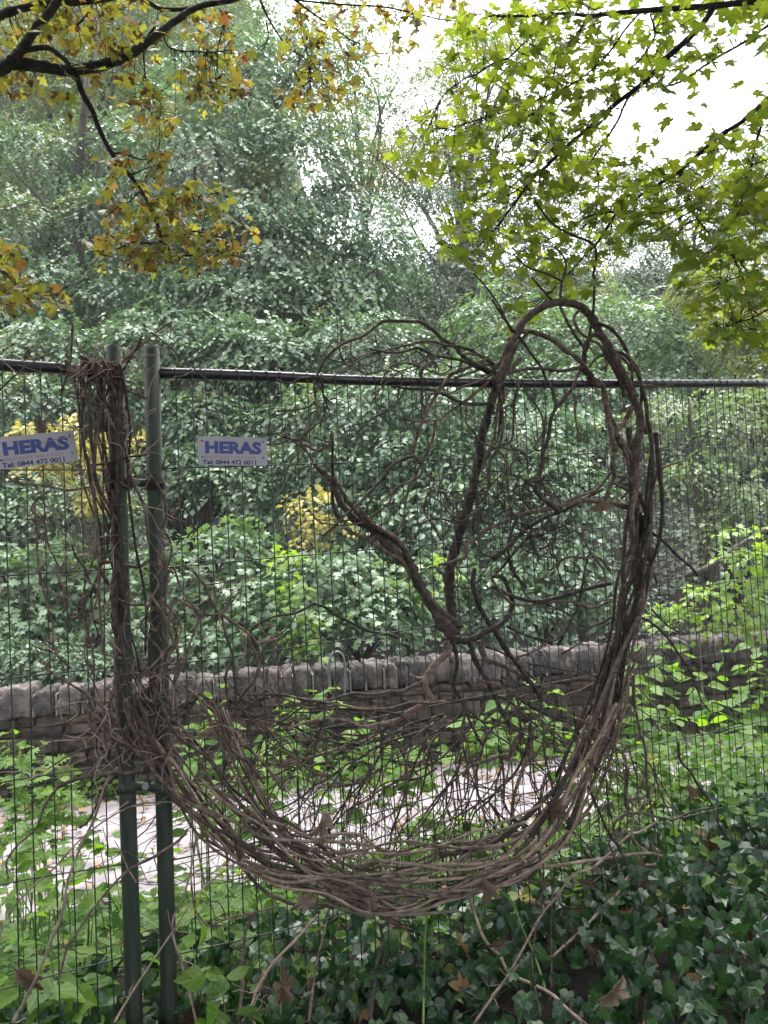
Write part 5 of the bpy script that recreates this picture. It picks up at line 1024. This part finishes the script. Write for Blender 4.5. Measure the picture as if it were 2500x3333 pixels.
for k in range(160):
    x0, y0 = R.uniform(-1.5, 2.8), R.uniform(1.9, 3.6); q = [(x0 + R.normal(0, .05) * j, y0 + R.normal(0, .05) * j, float(ivyz(np.array(x0), np.array(y0))) * .6 + .01 * j) for j in range(4)]
    st.append(tube(q, .0022, 4, 3))
tag(obj('ivy_stems', join(st), M['vinedark'], IV, True), kind='stuff')

# ================================================================== LEAFY PLANTS
def herb(px, py, d, hpx, nleaf, size, label, key='serrate', lean=0, group=None, seed=0, name='leafy_plant', spread=1.0, nst=3):
    """a clump of stems with opposite leaves; (px,py) is its top; hpx its height in photo pixels"""
    top = at(px, py, d); x, y = top[0], top[1]; zb = float(ground(x, y)); 
    T = thing(name, (x, y, zb), label, 'plant', group)
    for s_ in range(nst):
        hh = max(.12, (top[2] - zb)) * R.uniform(.75, 1.0) if s_ else max(.12, top[2] - zb)
        ex, ey = (R.normal(0, .09, 2) if s_ else np.zeros(2)) * spread
        k = np.linspace(0, 1, 5)[:, None]; b0 = np.array((x + R.normal(0, .03), y + R.normal(0, .03), zb - .02))
        ax = b0 + (np.array((x + ex + lean, y + ey, zb + hh)) - b0) * k + np.array((.03, 0, 0)) * np.sin(k * 3 + s_)
        obj('stem', tube(ax, np.linspace(.0035, .0015, 5), 6, 4), M['green_stem'], T, True)
        sm = catmull(ax, 6); frac0 = max(.15, 1 - hpx * d / FPX / hh)
        for j in range(nleaf):
            f = frac0 + (1 - frac0) * (j + .6) / nleaf; c = sm[min(len(sm) - 1, int(f * (len(sm) - 1)))]
            a = j * 2.4 + s_ + R.normal(0, .3); dr = np.array((math.cos(a), math.sin(a), .12))
            L = R.uniform(*size) * (1.1 - .35 * (j / nleaf) ** 2); p0 = c + dr * L * .35
            obj('leaf_stalk', tube([c, p0], .0012, 4, 1, 0, False), M['green_stem'], T)
            leaf_obj(key, p0, dr + (0, 0, -.25) + R.normal(0, .12, 3), np.array((0, -.25, 1)) + R.normal(0, .25, 3), L, T)
    return T
GR = 'leafy plants in the thicket right of the ring'
rs = [(2330, 2040, 4.9, 330), (2200, 2080, 4.9, 300), (2080, 2180, 4.8, 260), (2440, 2170, 4.7, 300), (2280, 2230, 4.5, 260), (2150, 2290, 4.4, 220), (2390, 2330, 4.3, 240), (2480, 2380, 4.2, 260), (2230, 2400, 4.2, 200), (2100, 2430, 4.2, 160), (2020, 2330, 4.5, 200), (2340, 2480, 4.0, 200), (2450, 2530, 3.9, 200), (2180, 2540, 3.9, 150), (2060, 2570, 3.9, 130), (2300, 2620, 3.8, 140), (2460, 2080, 5.0, 200), (2150, 2020, 5.0, 150)]
LR = ['tallest plant of the green thicket right of the ring, its leaves covering the coping', 'plant with leaves over the coping just right of the black slanting stem', 'plant beside the right flank of the ring at wall height', 'plant with large leaves before the coping at the right edge', 'plant in the upper middle of the right thicket below the coping', 'plant in the right thicket crossed by the black slanting stem', 'plant in the middle of the right thicket with flat wide leaves', 'plant at the right edge halfway down the thicket', 'plant low in the middle of the right thicket', 'plant low in the right thicket beside the hanging grey stem', 'plant close behind the right flank of the ring below wall height', 'plant standing before the last bright patch of path at the right', 'plant at the right edge beside the end of the path', 'plant low in the right thicket behind the hanging grey stem', 'plant with small leaves at the lower left of the right thicket', 'lowest plant of the right thicket just above the ivy', 'plant touching the coping near the right edge', 'plant topping the wall immediately right of the ring']
for i, (a, b, c, e) in enumerate(rs):
    herb(a, b, c, e * 1.25, 10, (.085, .14), LR[i], 'ovate', group=GR, nst=3, spread=1.6)
GC = 'leafy plants in front of the wall between the posts and the ring'
LC = ['plant whose leaves reach the coping just right of the posts', 'plant with toothed leaves right of the right hand post below the coping', 'plant against the right hand post at mid wall height', 'plant with a spray of leaves before the dark middle of the wall', 'plant below the leaf spray in front of the wall foot', 'plant among dead twigs before the wall foot left of centre', 'plant with pointed leaves at the wall foot near the centre', 'plant with broad leaves midway between the post and the dead twigs', 'plant behind the thick left curve of the ring by the post', 'plant at the far side of the path behind the left curve of the ring', 'plant in front of the wall foot beside a hanging brown stem', 'plant behind the knot of twigs right of the right hand post', 'plant mostly hidden by dead twigs at the wall foot']
for i, (a, b, c, e) in enumerate([(700, 2200, 4.6, 160), (640, 2260, 4.5, 200), (620, 2350, 4.4, 160), (900, 2370, 4.4, 160), (820, 2440, 4.2, 130), (980, 2420, 4.3, 150), (1080, 2520, 4.2, 120), (720, 2470, 4.1, 180), (650, 2560, 4.0, 160), (760, 2560, 4.0, 120), (850, 2530, 4.1, 100), (590, 2440, 4.2, 200), (1150, 2440, 4.4, 80)]):
    herb(a, b, c, e, 7, (.075, .12), LC[i], 'serrate', group=GC, nst=2)
for a, b, c, e, lb in [(990, 2220, 4.9, 90, 'tall plant whose toothed leaves show against the coping left of centre'), (960, 2290, 4.8, 50, 'plant with lobed bright leaves against the wall left of centre'), (1300, 2390, 4.2, 160, 'plant with long pointed leaves at the far edge of the path centre'), (1390, 2400, 4.2, 120, 'plant with drooping pointed leaves inside the ring at path height'),
                       (1180, 2320, 4.6, 70, 'small leafed plant behind the dead twigs in front of the wall'), (1750, 2200, 4.8, 160, 'broad leaved plant behind the lower ring at the right, before the wall'), (1640, 2240, 4.8, 130, 'broad leaved plant in front of the wall right of the knot'), (1840, 2290, 4.6, 160, 'bright plant behind the right side of the ring at wall foot'),
                       (1530, 2310, 4.6, 110, 'bright plant low in front of the wall under the knot'), (1950, 2420, 4.3, 120, 'bright plant at the path edge hidden by the right side of the ring'), (1430, 2640, 3.4, 60, 'plant with large leaves inside the ring low over the path'), (1300, 2740, 3.2, 80, 'plant with large leaves standing in the bottom of the ring'), (1560, 2660, 3.3, 80, 'plant with dark pointed leaves at the lower right inside the ring')]:
    herb(a, b, c, e * 1.1, 7, (.08, .13), lb, 'serrate', nst=3)
GL = 'cut leaved plants at the left edge'
LL = ['cut leaved plant topping the clump at the left edge against the wall', 'cut leaved plant reaching right along the wall from the left edge', 'cut leaved plant second from the top at the left edge', 'cut leaved plant farthest right in the clump at the left edge', 'cut leaved plant halfway down the clump at the left edge', "cut leaved plant at the path's far edge near the left edge", 'cut leaved plant at the left edge where the path begins', 'cut leaved plant right of its clump over the wall foot', 'lowest cut leaved plant of the clump at the left edge']
for i, (a, b, c, e) in enumerate([(40, 2350, 4.3, 120), (140, 2400, 4.2, 110), (60, 2430, 4.1, 120), (180, 2480, 4.0, 110), (30, 2520, 3.9, 120), (110, 2560, 3.9, 110), (20, 2640, 3.7, 120), (200, 2590, 3.9, 70), (90, 2680, 3.6, 100)]):
    herb(a, b, c, e, 8, (.085, .13), LL[i], 'cut', group=GL, nst=2)
for a, b, c, e, sz, lb in [(130, 2720, 3.1, 90, (.07, .10), 'round leaved plant at the left at the near edge of the path'), (250, 2740, 3.0, 90, (.07, .10), 'round leaved plant left of the posts at the near edge of the path'), (330, 2690, 3.1, 90, (.06, .09), 'leafy plant just left of the left post over the path'), (70, 2840, 2.7, 110, (.07, .10), 'broad leaved plant at the lower left edge'), (200, 2850, 2.7, 110, (.07, .10), 'broad leaved plant below the long pale stem at the lower left'),
                       (300, 2880, 2.6, 110, (.07, .10), 'broad leaved plant immediately left of the post foot'), (490, 2760, 2.7, 70, (.06, .09), 'plant with lobed leaves seen between the two posts'), (600, 2890, 2.6, 90, (.06, .10), 'plant right of the right hand post under the ring'), (680, 2930, 2.5, 100, (.07, .11), 'plant with large soft leaves under the left of the ring'), (150, 3060, 2.2, 140, (.09, .13), 'plant with long leaves low at the left near the camera'),
                       (60, 2960, 2.3, 100, (.06, .09), 'leafy plant in the lower left corner above the ivy'), (240, 3190, 2.15, 110, (.06, .09), 'small plant with yellow green leaves at the bottom left'), (700, 3170, 2.15, 120, (.08, .12), 'plant with one big drooping leaf right of the posts at the bottom'), (620, 3080, 2.25, 80, (.05, .08), 'small plant at the foot of the right hand post'), (380, 3060, 2.3, 70, (.05, .08), 'small plant in front of the left post foot'),
                       (800, 2800, 3.0, 60, (.05, .08), 'plant with round leaf under the left side of the ring'), (2420, 2860, 2.9, 60, (.06, .09), 'pale five leaved plant lying on the ivy at the right'), (2240, 2850, 2.9, 50, (.05, .08), 'small pale plant on the ivy right of the long stem'), (1090, 2860, 2.9, 60, (.05, .08), 'small plant behind the bottom bundle of the ring')]:
    herb(a, b, c, e, 5, sz, lb, 'serrate', nst=2)
# low growth on the bank beyond the fence, too small and dense to count
n = 26000; x = R.uniform(-5, 7, n); u_ = R.random(n); pe = ywall(x) - 2.45
y = yfence(x) - .25 + (pe + .35 - yfence(x) + .25) * u_ ** .8
hm = .10 + .16 * np.clip(snoise(np.stack([x, y, 0 * x], -1), 1.9, 21) + .2, 0, 1) + .22 * (x > 1.3) * (u_ < .8)
k_ = R.random(n) < np.where(u_ > .76, .25, 1.0); x, y, hm = x[k_], y[k_], hm[k_]; n = len(x)
P = np.stack([x, y, ground(x, y) + hm * R.random(n) ** .6], -1)
f = obj('undergrowth', place(OVAL, P, R.normal(0, 1, (n, 3)) * (1, 1, .25) + (0, 0, -.2), R.normal(0, .33, (n, 3)) + (0, -.3, 1), R.uniform(.03, .075, n)), M['herb_m'], None, org=(0, 4, 0)); tag(f, 'low green undergrowth covering the bank between the fence and the path', kind='stuff')
# weeds along the foot of the wall
n = 5200; x = R.uniform(-4, 7, n); lump = np.clip(snoise(np.stack([x, 0 * x, 0 * x], -1), 2.2, 55) + .35, 0.02, 1); off = R.random(n) ** 1.5 * .55 * lump + .02
y = ywall(x) - off; P = np.stack([x, y, ZP + .02 + R.random(n) ** 1.3 * .42 * lump * (1 - off)], -1)
f = obj('wall_foot_weeds', place(OVAL, P, R.normal(0, 1, (n, 3)) * (1, 1, .3), R.normal(0, .35, (n, 3)) + (0, -.3, 1), R.uniform(.03, .08, n)), M['herb_m'], None, org=(0, 7, ZP)); tag(f, 'green weeds along the foot of the stone wall', kind='stuff')
# fallen leaves on the path and under the wall
n = 1500; x = R.uniform(-4, 7, n); v_ = R.random(n) ** 2.2; y = ywall(x) - .05 - v_ * 2.2
P = np.stack([x, y, np.full(n, ZP + .035) + R.uniform(0, .02, n)], -1)
f = obj('leaf_litter', place(MAPLE_S, P, R.normal(0, 1, (n, 3)) * (1, 1, .1), R.normal(0, .3, (n, 3)) + (0, 0, 1), R.uniform(.03, .08, n)), M['litter'], None, org=(0, 6, ZP)); tag(f, 'brown fallen leaves scattered on the path beneath the wall', kind='stuff')
n = 140; x = R.uniform(-2, 3.2, n); y = R.uniform(1.7, 3.9, n); k_ = y < yfence(x) + .3; x, y = x[k_], y[k_]; n = len(x)
P = np.stack([x, y, ivyz(x, y) * .55 + .02], -1)
f = obj('leaf_litter', place(MAPLE_S, P, R.normal(0, 1, (n, 3)), R.normal(0, .5, (n, 3)) + (0, -.4, 1), R.uniform(.05, .11, n)), M['litter'], None, org=(0, 2.5, 0)); tag(f, 'brown dead leaves caught among the ivy', kind='stuff')
# undergrowth on the far slope
n = 150000; x = R.uniform(-18, 22, n); b_ = R.random(n) ** .9 * 42 + .6; y = ywall(x) + .4 + b_
P = np.stack([x, y, ground(x, y) + R.random(n) ** 1.5 * .8 * (.5 + .5 * np.clip(snoise(np.stack([x, y, 0 * x], -1), 1.1, 61), -1, 1))], -1)
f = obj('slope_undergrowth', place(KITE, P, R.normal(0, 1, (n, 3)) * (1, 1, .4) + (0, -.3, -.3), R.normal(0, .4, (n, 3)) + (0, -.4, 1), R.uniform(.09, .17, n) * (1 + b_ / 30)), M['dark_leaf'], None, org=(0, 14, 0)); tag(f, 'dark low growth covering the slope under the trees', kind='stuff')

# ================================================================== DEAD LEAVES CAUGHT IN THE VINES
def dleaf(x, y, L, label, tx=0, tz=-1, nx=0, ny=-1, nz=.2, off=.09, fold=1.0):
    v, t = MAPLE; v = v.copy(); fold = fold * 1.35; v[:, 0] *= .62 + .3 * abs(math.sin(x)); v[:, 2] += fold * (.75 * np.abs(v[:, 0]) - .5 * (v[:, 1] - .4) ** 2) + .09 * np.sin(v[:, 0] * 11 + x) * np.cos(v[:, 1] * 8) + .05 * np.sin(v[:, 1] * 9); v[:, 0] *= 1 - .45 * min(fold, 1)
    P = FG(x, y, off, .14); Z = rot_of(H * tx + UP * tz, FN * -ny * 1.0 + H * nx + UP * nz)
    w_ = (np.array(Z) @ (v * L).T).T
    a = tube([np.array(Z) @ np.array((0, -.4 * L, .02 * L)), np.zeros(3)], .0013, 5, 1)
    T = obj('dead_leaf', (w_ + P, t, None), M['dead'], None, False, org=P); tag(T, label, 'dead leaf')
    obj('leaf_stalk', (a[0] + P, a[1], a[2]), M['twig'], T, True)
dleaf(1935, 1660, .12, 'big folded greyish leaf caught on the cross stem inside the right of the ring', 1, .1, 0, -1, .3, .05, .9)
dleaf(1792, 2610, .10, 'papery grey leaf hanging on the lower right curve of the ring', .1, -1, .2, -1, .1, .10, .6)
dleaf(1060, 2650, .09, 'curled dark leaf hanging in the twigs at the lower left of the ring', -.6, -.6, .2, -1, .1, .03, 1.1)
dleaf(1206, 2960, .07, 'small upright orange brown leaf standing at the very bottom of the ring', 0, 1, .1, -1, .1, .10, .9)
dleaf(1572, 2870, .085, 'shrivelled reddish leaf stuck low at the right of the ring bottom', .2, -1, .1, -1, .1, .10, 1.1)
dleaf(1020, 2920, .075, 'flat dark brown leaf lying in the lower left of the ring bundle', -.8, -.2, 0, -1, .5, .09, .5)
dleaf(765, 2755, .05, 'small wrinkled leaf on the left curve of the ring', .3, -1, .1, -1, .1, .10, 1.2)
dleaf(1885, 2870, .08, 'torn brown leaf on the ivy just right of the ring', .7, -.3, 0, -1, .4, .06, 1.1)
dleaf(2230, 2880, .06, 'pale curled leaf standing on the ivy at the right', .3, -1, .2, -1, .2, .06, 1.2)
dleaf(1910, 3080, .075, 'reddish brown leaf hanging in the middle of the ivy', .3, -1, .1, -1, .1, .06, .9)
dleaf(2120, 3110, .07, 'dull brown leaf half hidden in the ivy at the right', -.5, -.6, .1, -1, .2, .06, .8)
dleaf(1960, 3260, .10, 'large pale dead leaf with rolled edges at the bottom of the ivy', .8, .3, 0, -1, .5, .06, 1.0)
dleaf(915, 3260, .10, 'large blurred brown leaf low in the ivy left of centre', .1, 1, 0, -1, .2, .06, .5)
dleaf(60, 3160, .09, 'broad brown leaf with an orange patch in the ivy at the lower left', .5, -.6, 0, -1, .3, .06, .6)
dleaf(1640, 3070, .07, 'light brown leaf under the thick pale stem in the ivy', -.7, .1, 0, -1, .4, .06, .8)
dleaf(2240, 2560, .07, 'pale folded leaf hanging among the plants at the right', .2, -1, .2, -1, .1, .02, 1.2)
dleaf(138, 1411, .055, 'yellow brown leaf standing on top of the tilted sign', -.15, 1, 0, -1, .1, .012, .4)


hm_ = bpy.data.materials.new('valley_air'); hm_.use_nodes = True; hn_ = hm_.node_tree; hn_.nodes.clear()
pv_ = hn_.nodes.new('ShaderNodeVolumePrincipled'); pv_.inputs['Density'].default_value = 0.0014; pv_.inputs['Color'].default_value = (.9, .95, 1, 1); pv_.inputs['Anisotropy'].default_value = .2
ho_ = hn_.nodes.new('ShaderNodeOutputMaterial'); hn_.links.new(pv_.outputs[0], ho_.inputs['Volume'])
hz = obj('haze', box((0, 165, 35), (320, 0, 0), (0, 245, 0), (0, 0, 40)), hm_, None, org=(0, 165, -5)); tag(hz, 'thin pale air softening the far trees', kind='stuff')
